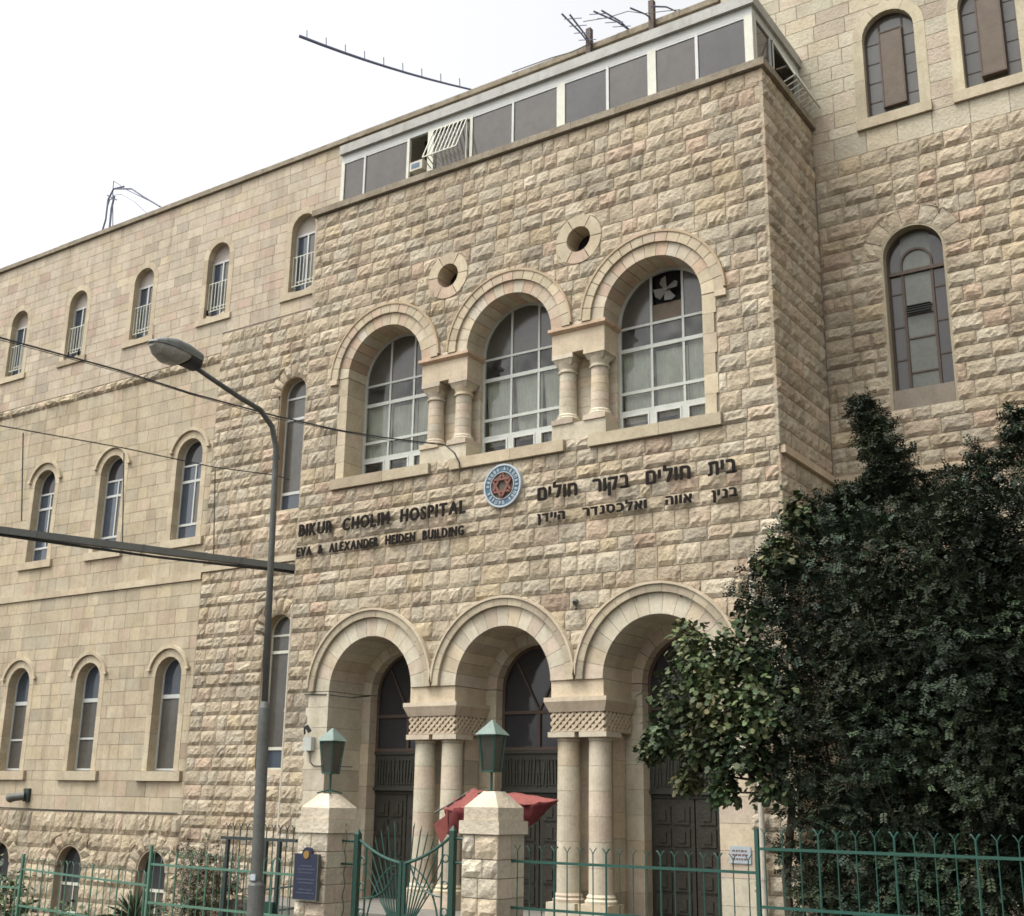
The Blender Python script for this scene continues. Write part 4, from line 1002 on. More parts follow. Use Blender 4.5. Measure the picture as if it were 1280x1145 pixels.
# plaque
p = at(384, 1090, YP-.06); pa = at(368.5, 1123, YP-.06); pb = at(400, 1068, YP-.06)
PQ = thing('memorial_plaque', 'dark navy plaque with a gold crest fixed to the left gate pier', 'plaque', (p.x, YP-.05, pa.z))
pw = (pb.x-pa.x)/2; pc = (pa.x+pb.x)/2; zt_ = pb.z
pl = MB().box(pc-pw, pc+pw, YP-.10, YP-.045, pa.z, zt_); pl.wedge(pc, zt_, .001, pw*.42, pi, 0, YP-.10, YP-.045, 12); make('board', pl, NAVY, PQ)
e = MB(); 
for (x0, x1, z0, z1) in ((pc-pw, pc+pw, pa.z-.012, pa.z), (pc-pw-.012, pc-pw, pa.z-.012, zt_), (pc+pw, pc+pw+.012, pa.z-.012, zt_)): e.box(x0, x1, YP-.104, YP-.045, z0, z1)
make('edge', e, POLE, PQ)
make('crest', MB().wedge(pc, zt_-.01, .02, .055, 0, 2*pi, YP-.112, YP-.101, 12).wedge(pc, zt_-.01, .001, .02, 0, 2*pi, YP-.112, YP-.101, 8), GOLD, PQ)
k = MB()
for j in range(9):
    if j in (3, 6): continue
    z = zt_-.17-j*.045; hwid = pw*U(.5, .8); x = pc-hwid
    while x < pc+hwid: w_ = U(.012, .04); k.box(x, x+w_, YP-.1035, YP-.101, z, z+.016); x += w_+.01
make('text_lines', k, PALET, PQ, stuff=True)
# ---------------------------------------------------------------- fences and gate
YFN = 13.62
def fence(x0, x1, zr, zlow, n, h, label, m, posts_=(), group='green iron fences along the pavement', dipz=0, bigk=4):
    t = thing('iron_fence', label, 'fence', ((x0+x1)/2, YFN, zlow-.4), group)
    def zl(x): return zr+(x-x0)/(x1-x0)*dipz
    make('top_rail', MB().bar((x0, YFN, zl(x0)), (x1, YFN, zl(x1)), .026, .032), m, t)
    make('bottom_rail', MB().bar((x0, YFN, zl(x0)-(zr-zlow)), (x1, YFN, zl(x1)-(zr-zlow)), .026, .032), m, t)
    st = (x1-x0)/n
    def picket(r, hh):
        mb = MB(); zb = zlow-.35; zt = zr+hh; mb.tube([(0, 0, zb), (0, 0, zt-.05)], r, 6)
        for s in (-1, 1): mb.tube([(0, 0, zt-.06), (s*.018, 0, zt-.03), (s*.035, 0, zt-.005), (s*.052, 0, zt+.006)], r*.8, 5)
        return mb
    pr = [None, None]
    for k in range(n):
        x = x0+st*(k+.5); big = (k % bigk == bigk-1); i = int(big); z = zl(x)-zr
        if pr[i] is None: o = make('picket', picket(.013 if big else .0075, h), m, t); pr[i] = o; b0 = WL[o.name].z; o.location = Vector((x, YFN, b0+z))-WL[t.name]
        else: o = dup(pr[i], t, (x, YFN, b0+z)) if False else dup(pr[i], t, (x, YFN, zlow-.35+z))
    for x, zt in posts_: make('post', MB().box(x-.022, x+.022, YFN-.022, YFN+.022, zlow-.45, zt), m, t)
    w0 = MB().box(x0, x1, YFN-.14, YFN+.14, -4.3, min(zlow-.33, 0)); make('base_wall', w0, PAVE, t)
zA = at(0, 1108, YFN).z; zB = at(25, 1086, YFN).z; zB1 = at(185, 1107, YFN).z; zC = at(187, 1080, YFN).z; zC1 = at(370, 1094, YFN).z
xA, xB, xC, xP = at(-300, 1080, YFN).x, at(26, 1100, YFN).x, at(186, 1100, YFN).x, a2.x
fence(xA, xB, zA+.0, zA-.62, 40, .20, 'lowest pale green fence section at the far left', GREENL)
fence(xB, xC, zB, zB-.60, 20, .21, 'pale green fence section before the basement windows', GREENL, [(xB, zB+.25)], dipz=zB1-zB)
fence(xC, xP-.0, zC, zC-.58, 20, .21, 'pale green fence section running up to the left gate pier behind the lamp pole', GREENL, [(xC, zC+.28)], dipz=zC1-zC)
xD1 = at(945, 1080, YFN).x
zD = at(655, 1077, YFN).z; zD1 = at(945, 1091, YFN).z
fence(b.x, xD1, zD, at(700, 1139, YFN).z, 18, .19, 'dark green fence section between gate pier and tree', GREENF, dipz=zD1-zD)
zE = at(950, 1061, YFN).z; xE1 = 1.5
fence(xD1+.01, xE1, zE, at(1000, 1137, YFN).z, 34, .22, 'higher dark green fence section in front of the dark tree', GREENF, [(xD1+.02, at(948, 1036, YFN).z)])
# gate
gl_, gc_, gr_ = at(445, 1100, YFN).x, at(503, 1100, YFN).x, at(565, 1100, YFN).x
GT = thing('entrance_gate', 'double leaf dark green wrought iron gate with a dipping top between the piers', 'gate', (gc_, YFN, zg(gc_)))
ztl, ztc, ztr = at(448, 1050, YFN).z, at(505, 1079, YFN).z, at(562, 1046, YFN).z; zb_ = zg(gc_)+.08
for x, z in ((gl_, ztl+.08), (gr_, ztr+.08)):
    make('post', MB().box(x-.04, x+.04, YFN-.04, YFN+.04, zb_-.1, z).frus(x-.04, x+.04, YFN-.04, YFN+.04, z+.001, x-.005, x+.005, YFN-.005, YFN+.005, z+.07), GREEND, GT)
def arcpts(x0, z0, x1, z1, sag, n=10): return [(x0+(x1-x0)*k/n, YFN, z0+(z1-z0)*k/n-sag*4*(k/n)*(1-k/n)) for k in range(n+1)]
for sgn, xe, zt in ((-1, gl_+.04, ztl), (1, gr_-.04, ztr)):
    xc = gc_+sgn*-.0+(-.03 if sgn < 0 else .03)
    xc = gc_+(.035 if sgn > 0 else -.035)
    lf = make('gate_leaf', MB().tube(arcpts(xe, zt, xc, ztc, .05), .022, 8), GREENF, GT)
    make('stile', MB().box(xc-.025, xc+.025, YFN-.02, YFN+.02, zb_, ztc+.03), GREEND, lf)
    xo = xe-sgn*.13; make('stile', MB().tube([(xo, YFN, zb_), (xo, YFN, zt-.08)], .014, 6), GREEND, lf)
    make('rail', MB().box(min(xe, xc), max(xe, xc), YFN-.015, YFN+.015, zb_+.05, zb_+.09), GREEND, lf)
    rg = MB()
    for z in (zt-.28, zt-.62, zt-.96):
        pts = [(xe-sgn*(.075+.05*cos(a_*pi/6)), YFN, z+.05*sin(a_*pi/6)) for a_ in range(13)]; make('ring', MB().tube(pts, .010, 5, cap=False), GREENF, lf)
    # big quarter arcs and sun-burst spikes fanning from the lock
    q = MB(); L_ = abs(xe-xc)-.16
    pts = [(xc-sgn*(-L_)*sin(a_*pi/20)*1.0, YFN+.01, ztc-.02-.95*(1-cos(a_*pi/20))) for a_ in range(11)]; q.tube(pts, .013, 6)
    pts = [(xo-sgn*L_*.9*sin(a_*pi/20), YFN-.01, zt-.22-.5*(1-cos(a_*pi/20))*-1-.55) for a_ in range(9)]; q.tube(pts, .012, 6)
    make('arc', q, GREENF, lf)
    for k in range(7):
        x0 = xc+sgn*(.03+.02*k); an = .12+k*.13; ln = 1.35-.04*k; zz = zb_+.15+.02*k
        ex_ = x0+sgn*ln*sin(an)*.62; ez_ = zz+ln*cos(an)*1.0
        if abs(ex_-xc) > L_: f_ = L_/abs(ex_-xc); ex_ = xc+sgn*L_; ez_ = zz+(ez_-zz)*f_
        make('spike', MB().tube([(x0, YFN, zz), (ex_, YFN, ez_)], .012, 6, .009).tube([(ex_, YFN, ez_), (ex_+sgn*.02, YFN, ez_+.09)], .012, 6, .001), GREEND if k % 2 else GREENF, lf)
make('lock_plate', MB().wedge(gc_-.12, ztc-.80, .001, .17, 0, 2*pi, YFN-.03, YFN-.015, 16).wedge(gc_+.11, ztc-.78, .001, .13, 0, 2*pi, YFN-.03, YFN-.015, 16), GREEND, GT)
for x0, x1, zt in ((b2x-.05, gl_-.04, ztl), (gr_+.04, a.x+.03, ztr)):   # side panels with wavy rods
    mb = MB()
    for z in (zt-.02, zt-.33): mb.tube([(x0, YFN, z), (x1, YFN, z)], .017, 6)
    xm = (x0+x1)/2
    for q, dx in enumerate((-.05, .07)):
        if x1-x0 < .3 and q: continue
        pts = [(xm+dx+(.018*sin(k*1.3) if q or x1-x0 < .3 else 0), YFN+.02, zb_+(zt+.22-zb_)*k/24) for k in range(25)]; mb.tube(pts, .010, 5, .004)
    make('side_panel', mb, GREEND, GT)
# dark cage door behind the left fence
YC = 15.2
CG = thing('service_cage', 'dark iron cage door with forked pickets behind the left fence', 'cage', (at(320, 1100, YC).x, YC, -4))
x0, x1 = at(279, 1060, YC).x, at(371, 1060, YC).x; zt = at(325, 1049, YC).z; zb0 = -3.2
fr = MB(); fr.bar((x0-.06, YC, zt), (x1, YC, zt), .05, .05)
for px in (283, 331, 348): x = at(px, 1080, YC).x; fr.box(x-.03, x+.03, YC-.03, YC+.03, zb0, zt-.025)
for py in (1112, 1140): fr.bar((at(331, py, YC).x, YC, at(331, py, YC).z), (x1, YC, at(371, py-4, YC).z), .03)
make('frame', fr, BLKG, CG)
k = 0; x = x0+.05
while x < x1:
    mb = MB().tube([(x, YC+.03, zb0), (x, YC+.03, zt+.18)], .010, 5)
    for s_ in (-1, 1): mb.tube([(x, YC+.03, zt+.17), (x+s_*.05, YC+.03, zt+.24)], .009, 5)
    make('bar', mb, BLKG, CG); x += .155
make('lock_box', MB().box(at(333, 1130, YC).x, at(345, 1130, YC).x, YC-.08, YC-.03, at(338, 1145, YC).z, at(338, 1127, YC).z), GREEND, CG)

# ---------------------------------------------------------------- street lamp
LX = -11.08
SL = thing('street_lamp', 'tall grey steel street lamp with a curved arm before the left wing', 'street lamp', (-11.02, 11, zg(-11)))
zk = at(334, 885, 11).z; zk = ray(334, 885).z*11/ray(334, 885).y
sec = lambda z: -10.98+(-11.18+10.98)*((z+1.36)/(4.4+1.36))
z_e = 4.15
make('lower_tube', MB().tube([(sec(zg(-11)-.1), 11, zg(-11)-.1), (sec(zk), 11, zk)], .072, 18).tube([(sec(zk), 11, zk+.001), (sec(zk+.08), 11, zk+.08)], .070, 18, .046), POLE, SL, smooth=False)
zs_ = at(315, 1106, 11).z; make('base_sleeve', MB().tube([(sec(zg(-11)), 11, zg(-11)), (sec(zs_), 11, zs_)], .10, 18).tube([(sec(zs_), 11, zs_), (sec(zs_), 11, zs_+.04)], .10, 18, .076), POLE, SL)
A1 = Vector((-11.15, 9.42, 5.18)); pts = [Vector((sec(zk+.05), 11, zk+.05)), Vector((sec(3.2), 11, 3.2)), Vector((sec(z_e), 11, z_e))]
for px, py in ((345, 560), (340, 533), (325, 512), (300, 497), (270, 477), (241, 457)): pts.append(atX(px, py, -11.16))
make('upper_tube', MB().tube(pts, .043, 14, .031), POLE, SL, smooth=True)
zc_ = at(340, 575, 11).z; make('collar', MB().tube([(sec(zc_), 11, zc_), (sec(zc_+.05), 11, zc_+.05)], .053, 14), POLE, SL)
# lamp head: shell + bowl along its axis
h0 = atX(243, 453, -11.16); h1 = atX(190, 428, -11.16); ax = (h1-h0).normalized(); sdv = Vector((1, 0, 0)); upv = sdv.cross(ax); upv = upv if upv.z > 0 else -upv
ln = (h1-h0).length
def headpart(prof, top, mname, m):
    mb = MB(); n = 14; vs = []
    for s_, w_, hh in prof:
        for k in range(n+1):
            a_ = pi*k/n; vs.append(h0+ax*s_*ln+sdv*w_*math.copysign(abs(cos(a_))**.7, cos(a_))+upv*(hh*max(0, sin(a_))**(.55 if top else .8)*(1 if top else -1)))
    m_ = len(prof)
    fs = [(i*(n+1)+k, i*(n+1)+k+1, (i+1)*(n+1)+k+1, (i+1)*(n+1)+k) for i in range(m_-1) for k in range(n)]
    fs += [(i*(n+1), (i+1)*(n+1), (i+1)*(n+1)+n, i*(n+1)+n) for i in range(m_-1)]
    fs += [tuple(range(n+1)), tuple((m_-1)*(n+1)+k for k in range(n+1))[::-1]]
    mb.add(vs, fs); return make(mname, mb, m, SL, smooth=False)
SHELL = mat('lamp_shell', (.13, .14, .13), .5, noise=.6, nscale=6)
headpart([(-.06, .11, .10), (-.05, .13, .13), (.3, .165, .16), (.6, .18, .15), (.85, .15, .10), (.99, .09, .05), (1.05, .02, .01)], True, 'lamp_shell', SHELL)
headpart([(-.05, .12, .10), (.25, .155, .09)], False, 'gear_tray', DARK)
headpart([(.26, .15, .07), (.42, .165, .15), (.65, .165, .17), (.88, .12, .12), (1.0, .06, .04)], False, 'lamp_bowl', mat('cloudy_bowl', (.26, .25, .21), .25, noise=.6, nscale=9))
mb = MB(); z = at(322, 1100, 11).z; mb.box(-11.01, -10.93, 10.905, 10.92, z, z+.07); make('sticker', mb, WHITEP, SL)

# ---------------------------------------------------------------- overhead beam and cables
e1 = at(363, 711, YF+.06); e1.x = -17.56; r_ = ray(0, 663); P0 = r_*((e1.z+.05)/r_.z)
dr_ = (P0-e1).normalized(); eL = e1+dr_*13.5
BM = thing('overhead_beam', 'long grey square steel beam reaching from the entrance block out over the street', 'beam', e1)
make('beam_box', MB().bar(e1, eL, .16, .13), BEAM, BM)
make('lower_conduit', MB().tube([e1+Vector((0, 0, -.09)), (e1+P0)/2+Vector((0, 0, -.13)), P0+Vector((0, 0, -.085)), eL+Vector((0, 0, -.1))], .028, 6), DARK, BM)
jn = MB()
L_ = (eL-e1).length; k = 1.2
while k < L_: q = e1+dr_*k; jn.bar(q-dr_*.02, q+dr_*.02, .175, .145); k += 2.0
make('joint_band', jn, POLE, BM)
wp = []                                    # suspension wire above the beam
def onbeam(px, py):                        # point above the beam's line as seen at px,py
    n_ = dr_.cross(Vector((0, 0, 1))); r = ray(px, py); t = e1.dot(n_)/r.dot(n_); return r*t
wp = [onbeam(x, y) for x, y in ((-500, 455), (-200, 500), (0, 532), (155, 560), (268, 584), (345, 594), (362, 600))]
tag(make('suspension_wire', MB().tube(wp, .012, 5), DARK), 'thin wire running above the grey beam that its hangers hang from', 'wire')
for (x, ya, yb, s_) in ((29, 541, 657, 'left'), (155, 566, 690, 'middle'), (269, 588, 702, 'right')):
    a_, b_ = onbeam(x, ya), onbeam(x-2, yb-6)
    tag(make('hanger_rod', MB().tube([a_, b_], .012, 5), DARK), {'left': 'hanger rod nearest the left edge between wire and grey beam', 'middle': 'hanger rod crossing the middle storey window between wire and beam', 'right': 'hanger rod closest to the lamp pole between wire and beam'}[s_], 'rod', 'rods holding up the grey beam')
cp = [Vector(v) for v in ()]
p1 = at(575, 590, YF-.08); pts = []
for px, py, Y in ((-400, 290, 6), (-200, 355, 8), (0, 422, 10), (150, 463, 12), (240, 492, 13.2), (345, 520, 14.7), (420, 537, 15.9), (480, 547, 16.8), (530, 553, 17.5), (556, 556, 17.8), (568, 566, 17.85), (574, 578, 17.86), (575, 590, 17.86)): pts.append(at(px, py, Y))
tag(make('overhead_cable', MB().tube(pts, .016, 6), DARK), 'thick black overhead cable sagging from the left to the middle arcade sill', 'cable')
pts2 = [p_+Vector((.03*sin(i*2.3), 0, -.025-.012*(i % 2))) for i, p_ in enumerate(pts[:9])]
tag(make('overhead_cable', MB().tube(pts2, .007, 4), DARK), 'thin companion strand hanging just under the thick black cable', 'cable')

# ---------------------------------------------------------------- rooftop aerials
YA = YB+.6
def aerial(label, m, base, tip, r0, r1, elems, ew, sagd=0):
    t = thing('roof_aerial', label, 'aerial', base, 'aerials on the roof')
    b_ = Vector(base); q = Vector(tip); n = 8
    pts = [b_.lerp(q, k/n)-Vector((0, 0, sagd*4*(k/n)*(1-k/n))) for k in range(n+1)]
    make('boom', MB().tube(pts, r0, 6, r1), m, t)
    d = (q-b_).normalized(); u = d.cross(Vector((0, 0, 1))).normalized(); el = MB()
    for k in range(elems):
        c_ = b_.lerp(q, (k+.6)/elems)-Vector((0, 0, sagd*4*((k+.6)/elems)*(1-(k+.6)/elems))); make('element', MB().tube([c_+Vector((0, 0, .0)), c_+Vector((-.02, 0, ew))], .012, 4), m, t)
    
    return t
base = at(589, 112, YB+.1); tip = atZ(374, 45, base.z+.9)
aerial('long thin aerial boom with short pegs reaching out from the roof edge into the sky', BLUEW, base, tip, .025, .042, 9, .25, .1)
t = thing('roof_aerial', 'tangle of blue grey aerial rods and cables above the far left parapet', 'aerial', at(140, 285, YA), 'aerials on the roof')
mb = MB(); A_ = lambda x, y: at(x, y, YA)
mb.tube([A_(128, 288), A_(132, 275), A_(135, 250), A_(142, 236), A_(155, 233)], .03, 5); mb.tube([A_(137, 284), A_(139, 262), A_(143, 245)], .035, 5)
mb.tube([A_(141, 290), A_(141, 240), A_(142, 226), A_(160, 238), A_(185, 250), A_(202, 259)], .016, 4); mb.tube([A_(143, 236), A_(165, 236), A_(180, 246), A_(200, 258)], .03, 5)
mb.tube([A_(134, 244), A_(146, 250)], .025, 4); mb.tube([A_(141, 244), A_(152, 243), A_(168, 252), A_(184, 267)], .010, 4); mb.tube([A_(133, 262), A_(137, 250), A_(142, 247)], .02, 4)
make('rod', mb, BLUEW, t)
for base_, tips, lab in (((742, 62), ((702, 17), (712, 18)), 'forked twin aerial arms rising left of the bent roof post'), ((790, 40), ((752, 13), (742, 14)), 'aerial arm pointing left near the clump on the parapet'),
                        ((820, 28), ((788, 10),), 'thick bent aerial arm above the sunroom middle'), ((845, 14), ((815, 8),), 'short aerial arm nearest the sunroom corner')):
    p_ = at(*base_, YB+.05); t = thing('roof_aerial', lab, 'aerial', p_, 'aerials on the roof')
    mb = MB()
    for i_, tp_ in enumerate(tips): q_ = at(*tp_, YB-.9); m_ = p_.lerp(q_, .4)+Vector((0, 0, .06)); mb.tube([p_, m_, q_], .016, 5, .022)
    if len(tips) > 1:
        for k in range(4): c_ = p_.lerp(q_, .3+k*.2); mb.tube([c_+Vector((-.2, 0, .05)), c_+Vector((.25, 0, -.1))], .010, 4)
    make('rod', mb, BLUEW, t)
    if base_ in ((742, 62), (820, 28)): make('mount', MB().box(p_.x-.06, p_.x+.06, YB-.2, YB-.08, p_.z-.42, p_.z+.42), BROWN, t)
cpts = [at(x, y, YB-.5) for x, y in ((729, 27), (760, 22), (785, 14), (805, 17), (830, 14), (850, 12))]
tag(make('roof_cable', MB().tube(cpts, .009, 4), DARK), 'thin slack cable looping between the roof aerials', 'cable')
cpts = [at(x, y, YB-.2) for x, y in ((640, 90), (690, 72), (715, 65), (742, 52))]
tag(make('roof_cable', MB().tube(cpts, .012, 4), DARK), 'thin dark cable lying along the parapet left of the bent roof post', 'cable')

# ---------------------------------------------------------------- torn red canopy
YR = 15.0
RC = thing('red_canopy', 'torn faded red canvas canopy behind the middle gate pier', 'canopy', at(600, 1100, YR))
def Pm(x, y, Y): return at(x, y, Y)
top = MB(); pk = Pm(592, 986, YR+.6); pk2 = Pm(612, 991, YR+.6)
row0 = [Pm(556, 1008, YR), Pm(575, 996, YR+.35), pk, pk2, Pm(650, 992, YR+.5), Pm(697, 1000, YR+.4)]
row1 = [Pm(555, 1012, YR-.1), Pm(580, 1010, YR-.1), Pm(600, 1006, YR-.1), Pm(625, 1004, YR-.1), Pm(655, 1006, YR-.05), Pm(697, 1000.5, YR+.35)]
def cloth(name, ra, rb, m, amp, droop=0):
    n, k = 30, 7; vs = []
    def L1(row, t):
        t *= len(row)-1; i_ = min(int(t), len(row)-2); return row[i_].lerp(row[i_+1], t-i_)
    for j_ in range(k+1):
        for i_ in range(n+1):
            a_, b_ = L1(ra, i_/n), L1(rb, i_/n); w_ = j_/k; p_ = a_.lerp(b_, w_)
            f_ = 1-abs(2*i_/n-1)**6
            p_ = p_+Vector((amp*.4*sin(i_*1.3+j_*.7), amp*sin(i_*1.1+j_*.35)*f_+amp*.5*sin(i_*2.7-j_)*f_, -droop*sin(w_*pi)*f_-droop*.6*sin(i_/n*pi*5)**2*w_+amp*.35*sin(i_*1.7+j_*1.9)*f_)); vs.append(p_)
    W_ = n+1; fs = [(j_*W_+i_, j_*W_+i_+1, (j_+1)*W_+i_+1, (j_+1)*W_+i_) for j_ in range(k) for i_ in range(n)]
    o_ = make(name, MB().add(vs, fs), m, RC, smooth=True); md = o_.modifiers.new('thickness', 'SOLIDIFY'); md.thickness = .008
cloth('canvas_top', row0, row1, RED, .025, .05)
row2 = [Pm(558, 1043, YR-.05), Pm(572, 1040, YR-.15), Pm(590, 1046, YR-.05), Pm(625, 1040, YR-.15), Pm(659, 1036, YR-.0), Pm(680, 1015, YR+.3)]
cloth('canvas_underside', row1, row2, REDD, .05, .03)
fl_ = MB(); q = [Pm(542, 1030, YR-.1), Pm(556, 1020, YR-.12), Pm(559, 1012, YR-.12), Pm(560, 1040, YR-.1), Pm(551, 1055, YR-.1), Pm(546, 1042, YR-.1)]
fl_.add(q, [(0, 1, 3, 5), (1, 2, 3), (5, 3, 4)]); fl_.add([v+Vector((0, .012, 0)) for v in q], [(5, 3, 1, 0), (3, 2, 1), (4, 3, 5)]); make('torn_flap', fl_, RED, RC)
make('strut', MB().tube([Pm(543, 1016, YR-.1), Pm(558, 1008, YR), pk], .014, 6).tube([Pm(600, 1004, YR+.4), Pm(604, 1145, YR+.4)+Vector((0, 0, -.6))], .025, 8), POLE, RC)

# ---------------------------------------------------------------- vegetation
import numpy as np
def leafcloud(name, parent, clumps, n_sprigs, leaf, pals, pinnate=True, seed=1, stuffed=False, droop=.3, label=None):
    R = np.random.default_rng(seed); V = []; F = []; CC = []
    tot = sum(w for *_, w in clumps); vi = 0
    for (c, rad, w) in clumps:
        n = int(n_sprigs*w/tot); c = np.array(c); ck = R.uniform(.65, 1.4); cy_ = R.uniform(.85, 1.25)
        for _ in range(n):
            d = R.normal(size=3); d /= np.linalg.norm(d); rr = R.random()**.33
            rr = rr*(1+.18*math.sin(d[0]*7+c[0]*5)+.15*math.sin(d[2]*9+c[1]*3))
            p = c+d*rad*rr*(1.25 if R.random() < .12 else 1)
            g = d*.6+np.array([R.normal()*.45, R.normal()*.45, R.normal()*.35-droop]); g /= np.linalg.norm(g)
            up = np.array([R.normal()*.3, R.normal()*.3, 1.]); sdv_ = np.cross(g, up); sdv_ /= np.linalg.norm(sdv_)+1e-9; up = np.cross(sdv_, g)
            pal = pals[R.integers(len(pals))]; kk = R.uniform(.75, 1.25)
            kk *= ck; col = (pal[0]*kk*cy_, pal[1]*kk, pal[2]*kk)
            if pinnate:
                m = 4; L = leaf*R.uniform(.8, 1.2)
                for q in range(m):
                    for s in (-1, 1):
                        o = p+g*(q*L*.62); tipd = (sdv_*s*.85+g*.5+up*R.normal()*.25); tipd /= np.linalg.norm(tipd)
                        wv = np.cross(tipd, up)*L*.27; b = o; m1 = o+tipd*L*.5
                        V += [tuple(b), tuple(m1+wv), tuple(o+tipd*L), tuple(m1-wv)]; F.append((vi, vi+1, vi+2, vi+3)); vi += 4; CC.append(col)
            else:
                L = leaf*R.uniform(.7, 1.25); wv = sdv_*L*.5
                V += [tuple(p), tuple(p+g*L*.35+wv), tuple(p+g*L*.55+wv*.55+up*L*.05), tuple(p+g*L*.8+wv*.7), tuple(p+g*L*1.1), tuple(p+g*L*.8-wv*.7), tuple(p+g*L*.55-wv*.55+up*L*.05), tuple(p+g*L*.35-wv)]
                F.append((vi, vi+1, vi+2, vi+6, vi+7)); F.append((vi+2, vi+3, vi+4, vi+5, vi+6)); vi += 8; CC += [col, col]
    mb = MB(); mb.v = V; mb.f = F; mb.c = CC
    o = make(name, mb, LEAF, parent, label=label); 
    return o
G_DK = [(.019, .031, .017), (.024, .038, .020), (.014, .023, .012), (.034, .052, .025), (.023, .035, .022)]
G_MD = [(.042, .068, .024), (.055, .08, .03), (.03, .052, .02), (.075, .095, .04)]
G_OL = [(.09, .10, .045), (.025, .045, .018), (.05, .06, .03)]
def limb(mb, pts, r0, r1): mb.tube([Vector(p_) for p_ in pts], r0, 8, r1)
# dark carob
def cl(x, y, Y, r, w=None): return (tuple(at(x, y, Y)), r, (w or r**2.4))
carob = [cl(1077, 502, 15.6, .13, .02), cl(1083, 520, 15.6, .2, .07), cl(1096, 545, 15.6, .24, .1), cl(1112, 585, 15.6, .30, .18), cl(1118, 630, 15.6, .42), cl(1145, 622, 15.6, .26, .1), cl(1080, 615, 15.5, .2, .06), cl(1060, 640, 15.4, .3, .15), cl(1090, 560, 15.6, .13, .03), cl(1165, 655, 15.6, .42), cl(1212, 640, 15.7, .4), cl(1190, 600, 15.7, .2, .05), cl(1225, 590, 15.7, .2, .05), cl(1258, 592, 15.8, .30), cl(1280, 530, 15.8, .26, .10), cl(1222, 562, 15.8, .13, .02), cl(1262, 556, 15.8, .16, .03),
         cl(1040, 650, 15.4, .45), cl(990, 690, 15.2, .42), cl(955, 735, 15.1, .38), cl(1080, 700, 15.1, .7), cl(1180, 700, 15.0, .8), cl(1270, 680, 15.1, .75), cl(1010, 760, 15.0, .6), cl(1100, 800, 14.9, .8), cl(1200, 810, 14.8, .85), cl(1290, 800, 15, .8),
         cl(975, 830, 15.0, .45), cl(1030, 880, 14.9, .6), cl(1120, 910, 14.9, .7), cl(1220, 920, 14.9, .75), cl(1300, 930, 15, .8), cl(985, 930, 15.0, .32), cl(1060, 980, 15.0, .5), cl(1150, 1010, 15.1, .5), cl(1250, 1030, 15.1, .55), cl(1030, 1050, 15.2, .35), cl(1110, 1090, 15.2, .45), cl(1180, 1120, 15.2, .4), cl(1280, 1110, 15.2, .5), cl(1050, 1120, 15.2, .35), cl(1070, 1040, 15.0, .45), cl(1150, 1080, 15.0, .5), cl(1230, 1090, 15.0, .5), cl(1020, 1120, 15.1, .35), cl(1100, 1140, 15.0, .45), cl(1200, 1150, 15.0, .45), cl(1270, 1060, 15.0, .45), cl(1000, 1010, 15.1, .26), cl(1010, 1090, 15.2, .28), cl(985, 1060, 15.3, .16, .03), cl(990, 880, 14.9, .36), cl(1000, 960, 14.9, .34),
         cl(1230, 760, 16.3, .9), cl(1120, 850, 16.3, .9), cl(1250, 950, 16.4, 1.0), cl(1130, 1000, 16.4, .9), cl(1350, 700, 15.3, .8), cl(1360, 850, 15.2, .9), cl(1380, 1000, 15.2, .9), cl(1340, 600, 15.6, .55)]
tb = at(1190, 1100, 15.6)
CT = thing('carob_tree', 'large dark evergreen tree with small dense leaflets covering the lower right wall', 'tree', (tb.x, 15.6, -1.85))
tr = MB(); limb(tr, [(tb.x, 15.6, -1.9), (tb.x+.05, 15.6, -.8), (tb.x-.1, 15.6, .4)], .17, .12); make('trunk', tr, BARK, CT)
for k, (x, y, Y) in enumerate(((1165, 900, 15.3), (1215, 880, 15.4), (1080, 700, 15.2), (1180, 700, 15.3), (1270, 640, 15.6), (1010, 780, 15.1), (1040, 960, 15.1), (1300, 850, 15.2), (1090, 560, 15.6), (960, 760, 15.1))):
    q = at(x, y, Y); b0_ = Vector((tb.x+U(-.1, .1), 15.6, U(-.6, .4))); m_ = b0_.lerp(q, .5)+Vector((U(-.2, .2), 0, .15)); mb = MB(); limb(mb, [b0_, m_, q], .06, .015); make('limb', mb, BARK, CT)
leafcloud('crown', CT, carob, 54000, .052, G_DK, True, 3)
for k in range(9):
    x, y = ((1000, 700), (1060, 790), (1140, 760), (1230, 730), (1120, 880), (1210, 900), (1090, 960), (1160, 1040), (1000, 860))[k]
    q = at(x, y, 14.6); b0_ = at(x+40, y+110, 15.1); mb = MB(); limb(mb, [b0_, b0_.lerp(q, .5)+Vector((U(-.1, .1), 0, .05)), q], .022, .006); make('limb', mb, BARK, CT)
# broad-leaved lighter tree at its left
fig = [cl(862, 798, 15.0, .26), cl(885, 830, 14.9, .42), cl(850, 870, 14.9, .40), cl(835, 915, 14.9, .30), cl(815, 935, 14.9, .18, .05), cl(905, 880, 14.8, .45), cl(880, 930, 14.9, .38), cl(930, 820, 14.8, .35), cl(930, 930, 14.8, .42), cl(860, 975, 14.9, .16, .04), cl(905, 985, 14.9, .2, .06), cl(955, 880, 14.7, .42), cl(940, 770, 14.9, .22), cl(965, 980, 14.9, .26), cl(1000, 640, 15.1, .25), cl(975, 700, 15.0, .3)]
fb = at(985, 1120, 15.2)
FT = thing('broadleaf_tree', 'lighter green broad leaved tree hanging over the right portico arch', 'tree', (fb.x, 15.3, -1.85))
mb = MB(); limb(mb, [(fb.x, 15.3, -1.9), (fb.x-.05, 15.3, -.9), tuple(at(990, 1010, 15.2)), tuple(at(975, 960, 15.1))], .07, .04); make('trunk', mb, BARK, FT)
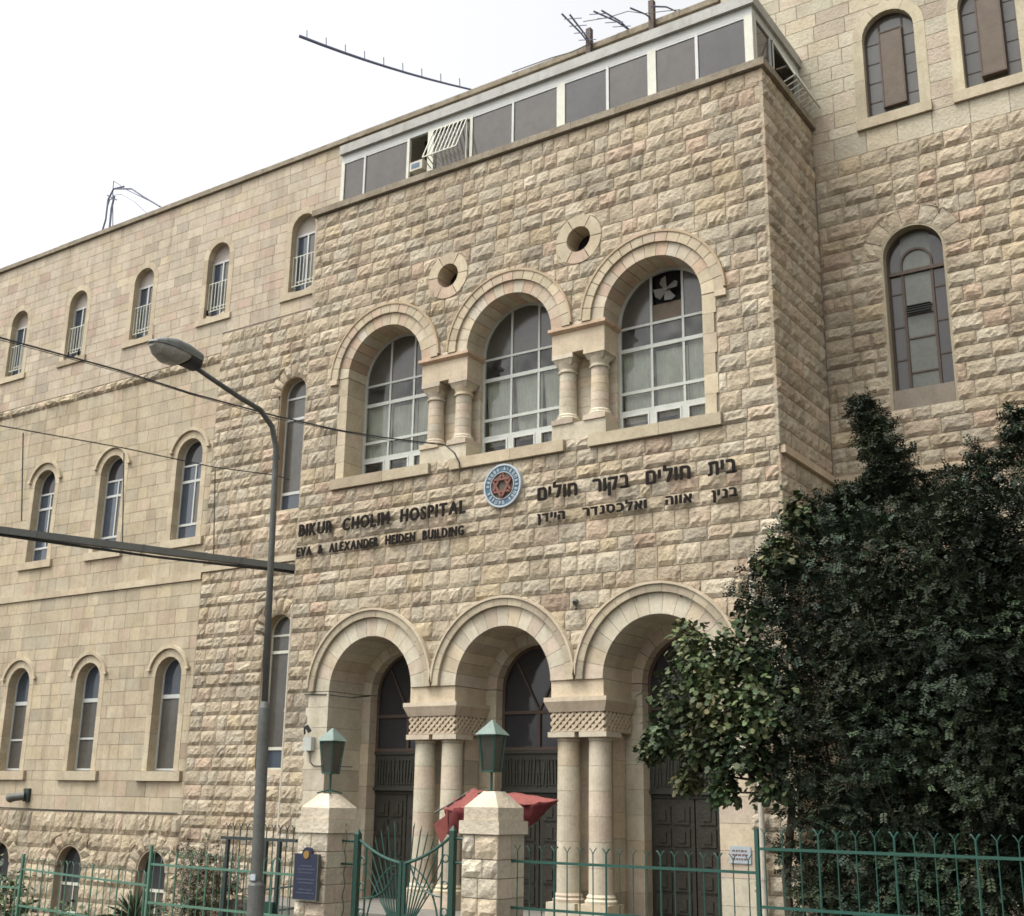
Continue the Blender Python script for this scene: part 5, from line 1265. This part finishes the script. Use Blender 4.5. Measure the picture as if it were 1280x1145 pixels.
for x, y in ((880, 830), (840, 920), (905, 990), (930, 900), (870, 975), (940, 790), (1000, 650)):
    q = at(x, y, 14.95); b0_ = at(980, 980, 15.1); m_ = b0_.lerp(q, .5)+Vector((U(-.1, .1), 0, U(-.1, .15))); mb = MB(); limb(mb, [b0_, m_, q], .022, .007); make('limb', mb, BARK, FT)
leafcloud('crown', FT, fig, 6500, .092, G_MD+G_OL, False, 5, droop=.6)
# garden plants behind the left fence
YG = 16.5
SB = thing('garden_shrub', 'tall wispy shrub with reddish sprigs against the wall left of the cage', 'shrub', at(258, 1145, YG)+Vector((0, 0, -1)))
mb = MB()
for k in range(12): x = 232+k*5; limb(mb, [tuple(at(x, 1190, YG)), tuple(at(x+U(-6, 6), 1110, YG)), tuple(at(x+U(-10, 10), U(1050, 1090), YG))], .012, .005)
make('stem', mb, BARK, SB)
leafcloud('foliage', SB, [cl(245, 1080, YG, .3, .1), cl(232, 1058, YG, .15, .03), cl(250, 1110, YG, .5, .4), cl(270, 1130, YG, .6, .5), cl(285, 1100, YG, .3, .12), cl(240, 1150, YG, .5, .3), cl(262, 1060, YG, .18, .04)], 1500, .05, [(.06, .05, .03), (.09, .06, .05), (.04, .07, .03), (.05, .06, .025)], True, 9)
YU = 17.5; yb = at(168, 1150, YU)
YK = thing('spiky_yucca', 'spiky yucca with thin blades before the basement window', 'plant', yb+Vector((0, 0, -.6)))
make('stem', MB().tube([yb+Vector((0, 0, -1.6)), yb], .06, 7), BARK, YK)
bl = MB()
for k in range(60):
    a_ = U(0, 2*pi); e_ = U(.05, 1.4); L_ = U(.5, .85); d = Vector((cos(a_)*cos(e_), sin(a_)*cos(e_), sin(e_))); w_ = d.cross(Vector((0, 0, 1))).normalized()*.02
    m_ = yb+d*L_*.6; t_ = yb+d*L_+Vector((0, 0, -.1)); bl.add([yb-w_, yb+w_, m_+w_*.8, t_, m_-w_*.8], [(0, 1, 2, 3, 4)], (.05, .07, .035))
make('blade_cluster', bl, LEAF, YK)
S3 = thing('garden_shrub', 'dark bushy shrub at the far left edge behind the fence', 'shrub', at(15, 1145, YG)+Vector((0, 0, -1)))
make('stem', MB().tube([at(12, 1200, YG), at(14, 1120, YG)], .03, 6), BARK, S3)
leafcloud('foliage', S3, [cl(20, 1100, YG, .28), cl(10, 1130, YG, .5), cl(-20, 1110, YG, .6), cl(28, 1140, YG, .4)], 700, .11, G_MD+[(.03, .05, .03)], False, 12)
S4 = thing('garden_shrub', 'low green shrub under the middle basement window', 'shrub', at(75, 1150, YG)+Vector((0, 0, -1)))
make('stem', MB().tube([at(75, 1200, YG), at(76, 1150, YG)], .03, 6), BARK, S4)
leafcloud('foliage', S4, [cl(75, 1150, YG, .35), cl(58, 1160, YG, .3), cl(95, 1165, YG, .3), cl(205, 1165, YG, .4)], 400, .10, G_MD, False, 14)

# ---------------------------------------------------------------- lift everything so the street is at z = 0
for o in S.objects:
    if o.parent is None and o.type != 'CAMERA' and o.name != 'sun': o.location.z += ZO
print('objects', len(S.objects), 'stones', {k: len(v) for k, v in STONES.items()})
